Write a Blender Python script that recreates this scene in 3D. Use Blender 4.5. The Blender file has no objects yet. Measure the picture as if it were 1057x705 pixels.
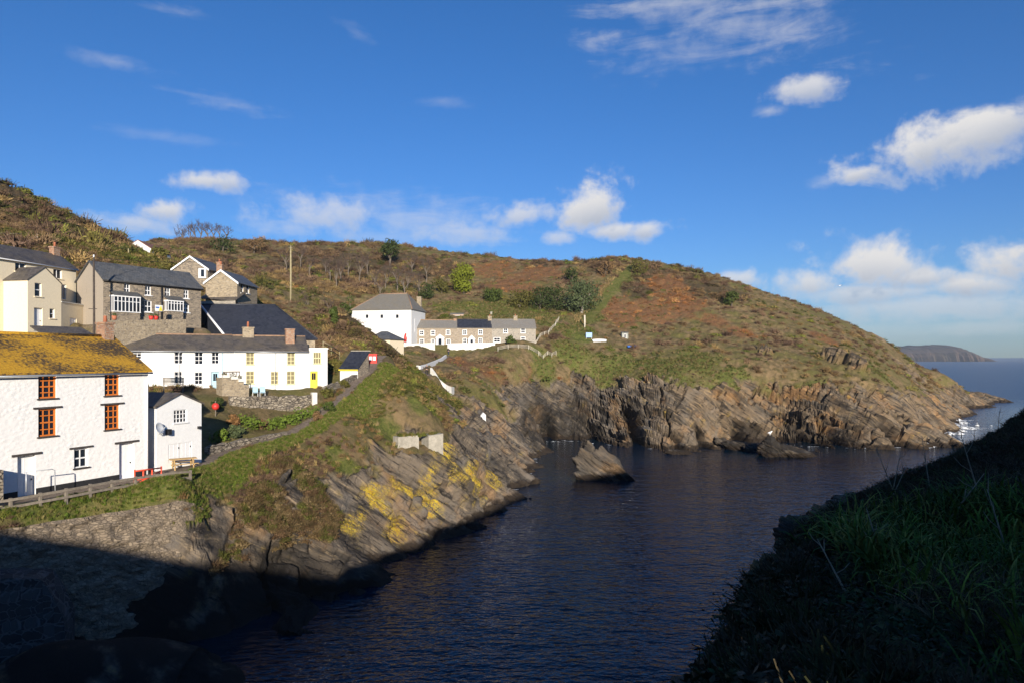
import bpy, bmesh, math, random
import numpy as np
from mathutils import Vector, Matrix
R = math.radians
random.seed(7); rng = np.random.default_rng(7)
scene = bpy.context.scene
COL = scene.collection
# ------------------------------------------------------------------ camera, sky, sun, exposure
F, CX, HZ, CZ = 705.0, 528.5, 369.0, 17.0           # focal length in photo pixels, centre column, horizon row, eye height
cam_d = bpy.data.cameras.new('camera'); cam = bpy.data.objects.new('camera', cam_d); COL.objects.link(cam)
cam.location = (0, 0, CZ); cam.rotation_euler = (R(90), 0, 0)
cam_d.sensor_width = 36; cam_d.lens = 36*F/1057; cam_d.shift_y = 16.5/1057
cam_d.clip_start = 0.1; cam_d.clip_end = 80000
scene.camera = cam
SUN_AZ, SUN_EL = 10.0, 14.5                            # degrees right of straight behind the camera, elevation
sun_dir = Vector((math.sin(R(SUN_AZ))*math.cos(R(SUN_EL)), -math.cos(R(SUN_AZ))*math.cos(R(SUN_EL)), math.sin(R(SUN_EL))))
sl = bpy.data.lights.new('sun', 'SUN'); sl.energy = 5.0; sl.angle = R(0.5); sl.color = (1.0, 0.9, 0.76)
so = bpy.data.objects.new('sun', sl); COL.objects.link(so); so.location = (0, -50, 80)
so.rotation_euler = sun_dir.to_track_quat('Z', 'Y').to_euler()
scene.view_settings.view_transform = 'Standard'; scene.view_settings.look = 'None'
scene.view_settings.exposure = 0.55; scene.view_settings.gamma = 1.0
scene.view_settings.use_curve_mapping = False
scene.cycles.max_bounces = 5; scene.cycles.diffuse_bounces = 2; scene.cycles.glossy_bounces = 2
scene.cycles.transparent_max_bounces = 4; scene.cycles.use_denoising = True

class NT:
    """small helper for writing node trees"""
    def __init__(s, tree): s.t = tree; s.n = tree.nodes; s.l = tree.links
    def add(s, kind, ins=None, **props):
        n = s.n.new(kind)
        for k, v in props.items(): setattr(n, k, v)
        for k, v in (ins or {}).items(): s.put(n.inputs[k], v)
        return n
    def put(s, sock, v):
        if isinstance(v, bpy.types.NodeSocket): s.l.new(v, sock)
        elif isinstance(v, (tuple, list)) and len(v) == 3 and sock.type == 'RGBA': sock.default_value = (*v, 1)
        else: sock.default_value = v
    def math(s, op, a, b=0.0, c=0.0, clamp=False):
        return s.add('ShaderNodeMath', {0: a, 1: b, 2: c}, operation=op, use_clamp=clamp).outputs[0]
    def mix(s, f, a, b, blend='MIX'):
        n = s.add('ShaderNodeMix', data_type='RGBA', blend_type=blend)
        s.put(n.inputs[0], f); s.put(n.inputs[6], a); s.put(n.inputs[7], b)
        return n.outputs[2]
    def step(s, v, lo, hi, a=0.0, b=1.0):
        return s.add('ShaderNodeMapRange', {0: v, 1: lo, 2: hi, 3: a, 4: b}, interpolation_type='SMOOTHSTEP').outputs[0]
    def noise(s, vec, scale, detail=4, rough=0.55, dist=0.0):
        return s.add('ShaderNodeTexNoise', {'Vector': vec, 'Scale': scale, 'Detail': detail, 'Roughness': rough, 'Distortion': dist}).outputs[0]
    def mapping(s, vec, rot=(0,0,0), scale=(1,1,1), loc=(0,0,0)):
        return s.add('ShaderNodeMapping', {'Vector': vec, 'Rotation': rot, 'Scale': scale, 'Location': loc}).outputs[0]

world = bpy.data.worlds.new('World'); scene.world = world; world.use_nodes = True
w = NT(world.node_tree); w.n.clear()
sky = w.add('ShaderNodeTexSky', sky_type='NISHITA', sun_disc=False, sun_elevation=R(SUN_EL), sun_rotation=R(180-SUN_AZ),
            altitude=0, air_density=1.0, dust_density=0.25, ozone_density=2.0)
tc = w.add('ShaderNodeTexCoord').outputs['Generated']
sep = w.add('ShaderNodeSeparateXYZ', {0: tc})
az = w.math('ARCTAN2', sep.outputs[0], sep.outputs[1]); el = w.math('ARCSINE', sep.outputs[2])
aev = w.add('ShaderNodeCombineXYZ', {0: az, 1: el, 2: 0.0}).outputs[0]
nz = w.add('ShaderNodeTexNoise', {'Vector': aev, 'Scale': 11.0, 'Detail': 8.0, 'Roughness': 0.6, 'Distortion': 0.4}).outputs[0]
nfine = w.add('ShaderNodeTexNoise', {'Vector': aev, 'Scale': 38.0, 'Detail': 5.0, 'Roughness': 0.6}).outputs[0]
stretch = w.mapping(aev, scale=(0.35, 1.6, 1), rot=(0, 0, R(-12)))
nw = w.add('ShaderNodeTexNoise', {'Vector': stretch, 'Scale': 26.0, 'Detail': 7.0, 'Roughness': 0.65, 'Distortion': 0.6}).outputs[0]
def pix_dir(px, py): 
    x, z = (px-CX)/F, (HZ-py)/F
    return math.atan2(x, 1), math.atan2(z, math.hypot(1, x))
CLOUDS = [ # px, py, half width, half height, tilt, strength, wispy
 (1010,134,84,29,14,1.0,0),(940,155,66,26,14,1.0,0),(892,177,36,11,10,.9,0),(850,188,26,8,10,.4,.6),
 (828,92,38,15,0,.8,.3),(793,115,16,7,0,.5,.6),
 (604,217,38,27,12,1.0,0),(640,239,52,10,0,.85,.2),(575,246,24,9,0,.6,.3),
 (893,276,66,29,-4,1.0,0),(838,292,48,16,0,.85,.2),(948,286,46,13,0,.9,.2),(768,289,26,10,0,.75,.2),(890,302,90,14,0,.7,.2),
 (1044,266,52,33,14,1.1,0),(1005,293,56,14,0,.95,.2),
 (960,316,150,20,0,.55,.4),(910,340,120,16,0,.32,.5),(1000,338,80,10,0,.32,.4),
 (335,222,58,21,4,.6,.2),(300,236,36,13,0,.35,.4),(430,226,130,28,-4,.4,.8),(540,222,44,14,4,.72,.2),(475,240,60,15,0,.5,.4),(400,245,80,12,0,.3,.5),
 (214,187,46,11,4,.85,.2),(168,217,36,14,4,.88,.1),(140,230,44,12,0,.6,.4),
 (238,107,56,8,-3,.3,1),(118,64,48,8,-3,.26,1),(186,14,28,7,0,.2,1),(366,33,22,8,-20,.14,1),(622,41,38,11,0,.5,.8),
 (745,22,130,36,-18,.42,1),(705,55,80,20,0,.26,1),(790,5,90,14,0,.5,1),(160,140,70,7,0,.14,1),(455,105,28,6,0,.15,1),(690,4,110,10,0,.45,1),(670,48,40,12,-10,.3,1),
]
mask = None; low = None
for (px, py, rx, ry, tilt, st, wi) in CLOUDS:
    ca, ce = pix_dir(px, py); ax = pix_dir(px+rx, py)[0]-ca; ay = pix_dir(px, py-ry)[1]-ce
    m = w.add('ShaderNodeMapping', {'Vector': aev, 'Location': (ca, ce, 0), 'Rotation': (0, 0, R(tilt)), 'Scale': (ax, ay, 1)}, vector_type='TEXTURE').outputs[0]
    r = w.add('ShaderNodeVectorMath', {0: m}, operation='LENGTH').outputs['Value']
    n = w.math('ADD', w.math('MULTIPLY', nz, 1-wi), w.math('MULTIPLY', nw, wi))
    e = w.math('ADD', w.math('SUBTRACT', 1.3, r), w.math('MULTIPLY', w.math('SUBTRACT', n, 0.5), 3.6 if wi < .5 else 3.6))
    e = w.math('ADD', e, w.math('MULTIPLY', w.math('SUBTRACT', nfine, 0.5), 1.5))
    v = w.math('MULTIPLY', w.step(e, 0.0, 1.2 if wi < .5 else 2.0), st)
    yy = w.add('ShaderNodeSeparateXYZ', {0: m}).outputs[1]
    lo = w.math('MULTIPLY', v, w.step(yy, 0.55, -0.9))
    mask = v if mask is None else w.math('MAXIMUM', mask, v)
    low = lo if low is None else w.math('MAXIMUM', low, lo)
mask = w.math('MINIMUM', mask, 0.96)
tinted = w.mix(1.0, sky.outputs[0], w.mix(w.step(el, 0.02, .5), (0.44, 0.67, 1.12), (0.41, 0.71, 1.15)), 'MULTIPLY')
hsv = w.add('ShaderNodeHueSaturation', {'Saturation': 1.05, 'Value': 1.0, 'Color': tinted}).outputs[0]
cl = w.mix(w.math('MULTIPLY', low, w.step(nz, .3, .7, .55, 1.0)), (7.2, 7.0, 6.8), (3.2, 3.7, 4.7))
final = w.mix(mask, hsv, cl)
bg = w.add('ShaderNodeBackground', {'Color': final, "Strength": 0.08})
out = w.add('ShaderNodeOutputWorld'); w.l.new(bg.outputs[0], out.inputs[0])
world.cycles.sampling_method = 'MANUAL'; world.cycles.sample_map_resolution = 512

# ------------------------------------------------------------------ helpers: points, noise, meshes, materials
def W(px, py, d): return ((px-CX)/F*d, d, CZ+(HZ-py)/F*d)
def WX(px, d): return np.array(((px-CX)/F*d, d))
def hash3(ix, iy, iz):
    h = (ix.astype(np.int64)*374761393 + iy.astype(np.int64)*668265263 + iz.astype(np.int64)*2147483647) & 0xffffffff
    h = ((h ^ (h >> 13))*1274126177) & 0xffffffff
    return ((h ^ (h >> 16)) & 0xffff)/65535.0
def vnoise(x, y, z=None):
    x = np.asarray(x, float); y = np.asarray(y, float); z = np.zeros_like(x) if z is None else np.asarray(z, float)
    ix, iy, iz = np.floor(x), np.floor(y), np.floor(z); fx, fy, fz = x-ix, y-iy, z-iz
    fx, fy, fz = [f*f*(3-2*f) for f in (fx, fy, fz)]
    r = 0
    for a in (0, 1):
        for b in (0, 1):
            for c in (0, 1):
                r = r + hash3(ix+a, iy+b, iz+c)*(fx if a else 1-fx)*(fy if b else 1-fy)*(fz if c else 1-fz)
    return r
def fbm(x, y, z=None, o=4, g=0.5):
    a, t, r, f = 1.0, 0.0, 0.0, 1.0
    for i in range(o):
        r = r + a*vnoise(np.asarray(x)*f+17.3*i, np.asarray(y)*f-9.1*i, None if z is None else np.asarray(z)*f+5.7*i); t += a; a *= g; f *= 2.03
    return r/t
def sstep(x, a, b): 
    t = np.clip((x-a)/(b-a), 0, 1); return t*t*(3-2*t)
def np_mesh(name, v, f, smooth=False):
    v = np.asarray(v, np.float32); f = np.asarray(f, np.int32); k = f.shape[1]
    me = bpy.data.meshes.new(name)
    me.vertices.add(len(v)); me.vertices.foreach_set('co', v.ravel())
    me.loops.add(f.size); me.loops.foreach_set('vertex_index', f.ravel())
    me.polygons.add(len(f)); me.polygons.foreach_set('loop_start', np.arange(0, f.size, k, dtype=np.int32))
    me.polygons.foreach_set('use_smooth', np.full(len(f), smooth))
    me.update(calc_edges=True); return me
def link(o): COL.objects.link(o); return o
def tag(o, label=None, cat=None, group=None, kind=None):
    if label: o['label'] = label
    if cat: o['category'] = cat
    if group: o['group'] = group
    if kind: o['kind'] = kind
    return o
def thing(name, base, label, cat, group=None):
    o = link(bpy.data.objects.new(name, None)); o.location = base; o.empty_display_size = .3
    return tag(o, label, cat, group, 'thing')
def copy_tree(o, parent=None):
    c = o.copy(); COL.objects.link(c)
    if parent: c.parent = parent
    for ch in list(o.children): copy_tree(ch, c)
    return c
def origin(o):
    p = Vector((0, 0, 0))
    while o: p = p+o.location; o = o.parent
    return p
class MB:
    """collects faces in world coordinates; build() links them as one mesh object under a parent"""
    def __init__(s): s.v = []; s.f = []; s.sm = []
    def poly(s, pts, smooth=False):
        n = len(s.v); s.v += [tuple(p) for p in pts]; s.f.append(list(range(n, n+len(pts)))); s.sm.append(smooth)
    def add(s, pts, faces, smooth=False):
        n = len(s.v); s.v += [tuple(p) for p in pts]; s.f += [[i+n for i in f] for f in faces]; s.sm += [smooth]*len(faces)
    def hexa(s, b, t):                       # bottom 4 (counter-clockwise from above), top 4
        s.add(list(b)+list(t), [[3,2,1,0],[4,5,6,7],[0,1,5,4],[1,2,6,5],[2,3,7,6],[3,0,4,7]])
    def box(s, o, e, u0, u1, n0, n1, z0, z1):   # o origin xy, e unit along, n = inward
        n = (-e[1], e[0])
        c = [(o[0]+e[0]*u+n[0]*d, o[1]+e[1]*u+n[1]*d) for u, d in ((u0,n0),(u1,n0),(u1,n1),(u0,n1))]
        s.hexa([(x,y,z0) for x,y in c], [(x,y,z1) for x,y in c])
    def tube(s, pts, rad, k=8, smooth=True, caps=True):
        pts = [Vector(p) for p in pts]; rad = [float(r_) for r_ in rad] if hasattr(rad, '__len__') else [float(rad)]*len(pts)
        rings = []
        for i, p in enumerate(pts):
            d = (pts[min(i+1, len(pts)-1)]-pts[max(i-1, 0)]).normalized()
            a = d.orthogonal() if abs(d.z) > .9 else d.cross(Vector((0,0,1))); a.normalize(); b = d.cross(a)
            rings.append([p+rad[i]*(math.cos(2*math.pi*j/k)*a+math.sin(2*math.pi*j/k)*b) for j in range(k)])
        vs = [q for r in rings for q in r]; fs = []
        for i in range(len(pts)-1):
            for j in range(k): fs.append([i*k+j, i*k+(j+1)%k, (i+1)*k+(j+1)%k, (i+1)*k+j])
        if caps: fs += [list(range(k))[::-1], [(len(pts)-1)*k+j for j in range(k)]]
        s.add(vs, fs, smooth)
    def build(s, name, mat, parent=None, bevel=0):
        base = origin(parent)
        me = bpy.data.meshes.new(name)
        me.from_pydata([(x-base.x, y-base.y, z-base.z) for x, y, z in s.v], [], s.f); me.update()
        uv = me.uv_layers.new(name='UVMap'); data = np.zeros((len(me.loops), 2), np.float32)
        for p in me.polygons:
            n = p.normal
            u = Vector((0,0,1)).cross(n) if abs(n.z) < .985 else Vector((1,0,0)); u.normalize(); v = n.cross(u)
            for li in p.loop_indices:
                c = me.vertices[me.loops[li].vertex_index].co; data[li] = (c.dot(u), c.dot(v))
        uv.data.foreach_set('uv', data.ravel())
        me.polygons.foreach_set('use_smooth', s.sm)
        o = link(bpy.data.objects.new(name, me)); o.data.materials.append(mat)
        if parent: o.parent = parent
        if bevel:
            b = o.modifiers.new('bevel', 'BEVEL'); b.width = bevel; b.segments = 1; b.limit_method = 'ANGLE'
        return o
MATS = {}
def newmat(name):
    m = bpy.data.materials.new(name); m.use_nodes = True; t = NT(m.node_tree); t.n.clear()
    b = t.add('ShaderNodeBsdfPrincipled'); o = t.add('ShaderNodeOutputMaterial'); t.l.new(b.outputs[0], o.inputs[0])
    MATS[name] = m; return m, t, b
def bump(t, b, h, strength=.5, dist=.05):
    t.put(b.inputs['Normal'], t.add('ShaderNodeBump', {'Height': h, 'Strength': strength, 'Distance': dist}).outputs[0])
def plain(name, col, rough=.6, var=.25, scale=3.0, metal=0.0, bs=.3, bd=.02, spec=.4):
    m, t, b = newmat(name); oc = t.add('ShaderNodeTexCoord').outputs['Object']
    n1 = t.noise(oc, scale, 5, .6); n2 = t.noise(oc, scale*6, 3, .6)
    dark = tuple(c*(1-var) for c in col); light = tuple(min(1, c*(1+var*.6)) for c in col)
    f = t.math('ADD', t.math('MULTIPLY', n1, .6), t.math('MULTIPLY', n2, .4))
    t.put(b.inputs['Base Color'], t.mix(t.step(f, .32, .68), dark, light))
    b.inputs['Roughness'].default_value = rough; b.inputs['Metallic'].default_value = metal
    b.inputs['Specular IOR Level'].default_value = spec
    bump(t, b, f, bs, bd); return m
def painted_rubble(name, col, sc=2.6, bd=.09, stain=(.42,.36,.28), sfac=.22):
    """lime-washed rubble wall: lumpy relief, faint streaks of dirt"""
    m, t, b = newmat(name); uv = t.add('ShaderNodeTexCoord').outputs['UV']
    vo = t.add('ShaderNodeTexVoronoi', {'Vector': t.mapping(uv, scale=(1, 1.5, 1)), 'Scale': sc, 'Randomness': 1.0}, feature='SMOOTH_F1').outputs[0]
    n = t.noise(uv, 5, 5, .6); st = t.noise(t.mapping(uv, scale=(3, .4, 1)), 1.2, 5, .65)
    h = t.math('ADD', t.math('MULTIPLY', vo, -1.0), t.math('MULTIPLY', n, .8))
    t.put(b.inputs['Base Color'], t.mix(t.step(st, .56, .85, 0, sfac), t.mix(t.step(n, .3, .7), tuple(c*.93 for c in col), col), stain))
    b.inputs['Roughness'].default_value = .85; b.inputs['Specular IOR Level'].default_value = .2
    bump(t, b, t.math('MULTIPLY', h, t.step(t.noise(uv, .5, 2, .5), .3, .7, .35, 1.1)), .5, bd); return m
def masonry(name, cols, mortar, sc=2.2, yk=1.9, bd=.06):
    """random rubble: stretched cells of mixed stone with recessed mortar"""
    m, t, b = newmat(name); uv = t.add('ShaderNodeTexCoord').outputs['UV']
    wob = t.add('ShaderNodeTexNoise', {'Vector': uv, 'Scale': 3.0, 'Detail': 3.0}).outputs['Color']
    v = t.add('ShaderNodeVectorMath', {0: t.mapping(uv, scale=(1, yk, 1)), 1: t.mapping(wob, scale=(.35,.35,0))}, operation='ADD').outputs[0]
    c = t.add('ShaderNodeTexVoronoi', {'Vector': v, 'Scale': sc})
    e = t.add('ShaderNodeTexVoronoi', {'Vector': v, 'Scale': sc}, feature='DISTANCE_TO_EDGE').outputs[0]
    rnd = t.add('ShaderNodeSeparateColor', {0: c.outputs['Color']})
    n = t.noise(uv, 1.1, 4, .6)
    k = t.mix(t.step(rnd.outputs[0], .25, .75), cols[0], cols[1]); k = t.mix(t.step(rnd.outputs[1], .6, .9), k, cols[2])
    k = t.mix(t.step(n, .4, .75, 0, .45), k, cols[1])
    ed = t.step(e, .02, .09)
    t.put(b.inputs['Base Color'], t.mix(ed, mortar, k)); b.inputs['Roughness'].default_value = .9
    b.inputs['Specular IOR Level'].default_value = .2
    bump(t, b, t.math('ADD', ed, t.math('MULTIPLY', rnd.outputs[2], .6)), .7, bd); return m
def slates(name, a, c, d, lichen=None, lfac=(.45,.6), rough=.55, row=.25):
    """coursed slates: brick rows on the roof's own slope, weathered, optionally grown over with lichen"""
    m, t, b = newmat(name); uv = t.add('ShaderNodeTexCoord').outputs['UV']
    br = t.add('ShaderNodeTexBrick', {'Vector': uv, 'Color1': (0,0,0), 'Color2': (1,1,1), 'Mortar': (.5,.5,.5), 'Scale': 1.0, 'Mortar Size': .012,
               'Brick Width': row*1.1, 'Row Height': row, 'Bias': 0.0}, offset=.5)
    n = t.noise(uv, .7, 5, .65); n2 = t.noise(uv, 5, 4, .65)
    k = t.mix(t.math('MULTIPLY', br.outputs['Color'], .8), a, c); k = t.mix(t.step(n, .38, .7, 0, .8), k, d)
    k = t.mix(t.math('MULTIPLY', br.outputs['Fac'], .6), k, tuple(x*.3 for x in a))
    if lichen:
        big = t.noise(t.mapping(uv, scale=(.6, 1, 1)), .42, 3, .5); s = t.math('ADD', t.math('MULTIPLY', big, .9), t.math('MULTIPLY', n2, .75))
        lc = t.mix(t.step(t.noise(uv, 9, 4, .7), .35, .65), lichen[0], lichen[1])
        k = t.mix(t.step(s, lfac[0], lfac[1]), k, lc)
    t.put(b.inputs['Base Color'], k); b.inputs['Roughness'].default_value = rough; b.inputs['Specular IOR Level'].default_value = .35
    bump(t, b, t.math('ADD', t.math('MULTIPLY', br.outputs['Fac'], -1.0), t.math('MULTIPLY', n2, .8)), .6, .03); return m
M = {}
M['white_rubble'] = painted_rubble('white_rubble', (.82,.81,.79), 3.6, .06)
M['white_render'] = painted_rubble('white_render', (.74,.74,.725), 1.6, .035, (.42,.39,.33), .6)
M['white_wash'] = painted_rubble('white_wash', (.82,.82,.81), 1.6, .035, (.42,.39,.33), .4)
M['cream_render'] = painted_rubble('cream_render', (.82,.71,.51), 1.0, .02, (.4,.33,.22), .3)
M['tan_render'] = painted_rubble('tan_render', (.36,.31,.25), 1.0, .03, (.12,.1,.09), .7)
M['grey_stone'] = masonry('grey_stone', ((.22,.185,.145),(.37,.30,.225),(.125,.11,.10)), (.33,.28,.21), 3.6, 2.6)
M['warm_stone'] = masonry('warm_stone', ((.33,.265,.18),(.42,.34,.23),(.22,.18,.13)), (.4,.34,.26), 3.8, 2.0)
M['cottage_stone'] = masonry('cottage_stone', ((.32,.26,.19),(.40,.33,.25),(.24,.2,.16)), (.36,.31,.25), 3.0)
M['pale_stone'] = masonry('pale_stone', ((.34,.31,.26),(.42,.37,.3),(.25,.23,.2)), (.4,.36,.3), 3.0)
M['dry_stone'] = masonry('dry_stone', ((.25,.21,.155),(.36,.31,.24),(.14,.12,.1)), (.07,.06,.05), 2.6, 2.1, .1)
M['sea_wall_stone'] = masonry('sea_wall_stone', ((.19,.15,.11),(.25,.20,.145),(.14,.115,.09)), (.165,.135,.10), 4.6, 1.6, .14)
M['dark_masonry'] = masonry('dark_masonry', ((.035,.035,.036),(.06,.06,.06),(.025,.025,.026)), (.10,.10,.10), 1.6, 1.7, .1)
M['lichen_slate'] = slates('lichen_slate', (.04,.03,.022), (.075,.05,.035), (.06,.042,.026), ((.57,.33,.025),(.38,.19,.015)), (.67,.91), .85)
M['dark_slate'] = slates('dark_slate', (.018,.021,.032), (.052,.058,.076), (.036,.04,.052))
M['brown_slate'] = slates('brown_slate', (.052,.047,.046), (.135,.12,.11), (.15,.125,.09))
M['grey_slate'] = slates('grey_slate', (.06,.066,.074), (.15,.155,.158), (.125,.12,.11))
M['pale_slate'] = slates('pale_slate', (.17,.16,.14), (.23,.215,.185), (.2,.175,.13), ((.3,.22,.1),(.24,.19,.1)), (.9,1.2))
M['terrace_slate'] = slates('terrace_slate', (.19,.18,.165), (.25,.235,.21), (.22,.195,.16))
M['rust_roof'] = plain('rust_roof', (.25,.12,.08), .8, .4, 1.5)
M['brick'] = masonry('brick', ((.33,.17,.1),(.4,.23,.14),(.27,.15,.1)), (.36,.3,.24), 4.0, 2.4, .03)
M['white_paint'] = plain('white_paint', (.8,.8,.8), .45, .06, 5, bs=.1)
M['orange_paint'] = plain('orange_paint', (.64,.18,.03), .45, .12, 5, bs=.1)
M['yellow_paint'] = plain('yellow_paint', (.78,.62,.06), .5, .1, 5, bs=.1)
M['pale_yellow_paint'] = plain('pale_yellow_paint', (.68,.62,.34), .5, .1, 5, bs=.1)
M['blue_paint'] = plain('blue_paint', (.36,.56,.66), .5, .1, 5, bs=.1)
M['bright_blue'] = plain('bright_blue', (.05,.17,.55), .6, .3, 2)
M['sky_blue'] = plain('sky_blue', (.3,.45,.75), .6, .2, 2)
M['red_paint'] = plain('red_paint', (.6,.04,.03), .45, .15, 5, bs=.1)
M['barrier_red'] = plain('barrier_red', (.75,.09,.04), .5, .1, 5, bs=.1)
M['black_paint'] = plain('black_paint', (.018,.018,.02), .6, .3, 4)
M['plinth_black'] = plain('plinth_black', (.02,.02,.022), .75, .4, 3, bd=.04)
M['dark_wood'] = plain('dark_wood', (.07,.055,.045), .85, .4, 4, bs=.5)
M['lintel_slate'] = plain('lintel_slate', (.06,.052,.048), .8, .4, 6, bs=.5)
M['weathered_wood'] = plain('weathered_wood', (.20,.17,.135), .85, .35, 5, bs=.5)
M['pale_wood'] = plain('pale_wood', (.5,.33,.14), .7, .2, 5, bs=.3)
M['pole_wood'] = plain('pole_wood', (.33,.28,.16), .85, .3, 3, bs=.4)
M['fence_white'] = plain('fence_white', (.62,.56,.45), .7, .2, 4)
M['grey_metal'] = plain('grey_metal', (.4,.42,.44), .4, .1, 5, metal=.6)
M['galvanised'] = plain('galvanised', (.6,.62,.64), .4, .1, 5, metal=.3)
M['terracotta'] = plain('terracotta', (.42,.15,.08), .8, .2, 5)
M['ridge_tile'] = plain('ridge_tile', (.3,.19,.12), .85, .35, 3)
M['concrete'] = plain('concrete', (.38,.35,.29), .9, .3, 1.5, bs=.5, bd=.04)
M['white_concrete'] = plain('white_concrete', (.66,.64,.58), .85, .2, 1.5, bs=.4)
M['skin'] = plain('skin', (.45,.27,.19), .5, .05, 5)
M['dark_cloth'] = plain('dark_cloth', (.015,.016,.022), .9, .3, 6)
M['navy_cloth'] = plain('navy_cloth', (.03,.04,.06), .9, .3, 6)
M['brown_cloth'] = plain('brown_cloth', (.06,.045,.035), .9, .3, 6)
M['hair'] = plain('hair', (.04,.025,.015), .7, .3, 20)
M['gull_white'] = plain('gull_white', (.8,.8,.8), .7, .05, 9)
M['gull_grey'] = plain('gull_grey', (.35,.37,.4), .7, .1, 9)
M['fuchsia_leaf'] = plain('fuchsia_leaf', (.05,.07,.02), .7, .5, 3)
m, t, b = newmat('window_glass'); b.inputs['Base Color'].default_value = (.012,.016,.024,1); b.inputs['Roughness'].default_value = .08
oc = t.add('ShaderNodeTexCoord').outputs['Object']; bump(t, b, t.noise(oc, 1.5, 2, .5), .12, .03); M['glass'] = m
HAZE = True
hm = bpy.data.materials.new('haze_air'); hm.use_nodes = True; ht = NT(hm.node_tree); ht.n.clear(); hv = ht.add('ShaderNodeVolumePrincipled', {'Color': (.82,.88,.95), 'Density': .00011, 'Anisotropy': .2}); hout = ht.add('ShaderNodeOutputMaterial'); ht.l.new(hv.outputs[0], hout.inputs['Volume']); M['haze_air'] = hm
m, t, b = newmat('curtained_glass'); oc = t.add('ShaderNodeTexCoord').outputs['UV']
wv = t.add('ShaderNodeTexWave', {'Vector': oc, 'Scale': 3.0, 'Distortion': 2.0, 'Detail': 2.0}).outputs[1]
t.put(b.inputs['Base Color'], t.mix(wv, (.10,.085,.05), (.34,.30,.19))); b.inputs['Roughness'].default_value = .12; M['curtain'] = m
# ------------------------------------------------------------------ terrain of the cove
def sea(px, py): d = CZ*F/(py-HZ); return ((px-CX)/F*d, d, 0.0)
CP = []                                             # control points of the land, from features of the place
for q in [(230,722),(255,690),(300,650),(335,622),(385,598),(430,574),(480,545),(520,520),(545,490),(552,470),(562,456),(590,454),(640,459),(690,464),(745,458),(800,456),(870,462),(950,461)]:
    CP.append(sea(*q))
CP += [(106,168,0),(150,230,0),(196,281,0),(205,300,-1),(185,345,-2),(150,400,-2)]
CP += [(x,y,-5) for x,y in [(-4,42),(0,55),(7,70),(12,88),(17,104),(30,112),(50,112),(75,112),(98,125),(130,180),(180,240),(222,290),(222,335),(14,40),(30,60),(30,90),(60,60),(60,90),(100,100),(150,150),(200,220),(260,300),(240,380),(190,420),(0,20),(20,20),(60,20)]]
P3 = [ # (column, row, depth)
 (215,560,44),(215,610,42.5),(260,600,46),(300,560,49.5),(300,600,48),(260,545,47.5),(370,530,58),(370,560,55.5),(430,500,67),(430,535,63),(480,475,78),(480,510,73),(515,470,88),(525,490,88),
 (205,530,44),(250,505,49.5),(300,485,55),(350,468,61.5),(400,455,70),(420,463,72),(458,450,76),(450,425,80),(470,428,88),
 (195,510,43.5),(240,492,50.5),(290,468,57),(330,450,62),(365,430,68.5),(395,405,77),(410,385,86),
 (203,484,50.5),(240,463,57),(300,447,63),(328,430,68),(355,407,75.5),(380,383,85),(393,368,92),
 (345,322,106),(365,342,102),(385,362,99),(400,374,96),(425,393,95),(455,412,95),(485,436,96),(520,462,98),
 (440,387,110),(430,382,118),(440,378,130),(463,367.5,150),(458,402,114),(497,433,108),(512,442,114),(530,447,120),(500,400,124),(480,385,128),(520,420,126),(540,440,131),
 (390,372,128),(415,365,138),(385,365,140),(365,358,150),(430,358,150),(400,358,164),(428,357.5,154),(500,356,155),(553,354,156),(500,363,151),(553,362,153),
 (500,375,145),(550,370,150),(520,395,139),(540,380,146),(560,400,147),(590,395,153),(650,400,147),(700,395,142),(750,390,148),(800,385,151),(850,385,150),(900,385,152),(950,402,166),
 (560,430,142),(590,430,147),(620,430,144),(650,430,138),(700,430,133),(750,428,141),(800,425,144),(850,425,139),(880,425,138),(940,430,143),(980,430,182),
 (600,370,158),(650,365,160),(700,360,162),(620,345,172),(650,347,173),(680,340,178),(740,350,170),(800,350,172),(850,365,166),(900,368,170),
 (560,322,188),(620,310,198),(680,305,203),(740,310,198),(800,325,190),(850,345,182),(900,362,190),(950,385,210),(985,402,232),
 (640,266,238),(600,270,242),(560,270,250),(500,264,258),(440,257,264),(390,252,264),(330,252,260),(260,249,254),(210,249,247),(150,250,237),(690,274,230),(740,285,225),(800,305,220),(850,322,218),(900,345,222),(925,360,228),(960,382,242),(1000,405,268),
 (480,332,170),(480,310,194),(480,290,224),(420,335,172),(420,302,194),(400,277,228),(340,312,172),(340,282,218),(301,319,128),(330,342,102),(270,292,168),(240,272,204),(200,268,178),
 (0,189,117),(30,202,124),(60,219,132),(100,239,144),(130,254,157),(0,247,87),(60,252,92),(50,264,84),(130,264,98),(165,267,130),(60,235,112),
 (0,508,40),(153,490,48.5),(0,532,36.5),(100,514,41.5),(190,497,46.5),
 (0,345,66),(100,342,70),(150,338,77),(200,333,84),(240,314,95),(130,403,66),(338,402,78),(160,479,48.8),(208,468.5,52.8),(180,417,63),(215,428,62),(150,425,60),(232,440,61),(252,449,61),(240,410,67),(320,408,72.5),(255,431,65),(318,424,71),(286,342,94),
]
CP += [W(*q) for q in P3]
for px, d, z in [(640,300,44),(600,310,44),(500,320,48),(400,330,50),(300,320,52),(200,300,50),(120,290,46),(740,290,32),(800,280,22),(850,275,14),(900,270,9),(950,285,1),(690,300,37),(1000,300,-3),(60,240,40),(0,200,42)]:
    x = (px-CX)/F*d; CP.append((x, d, z))
CP += [(-160,110,50),(-100,85,36),(-75,60,26),(-60,45,18),(-50,35,11),(-45,25,8),(-85,25,22),(-60,8,10)]
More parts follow.
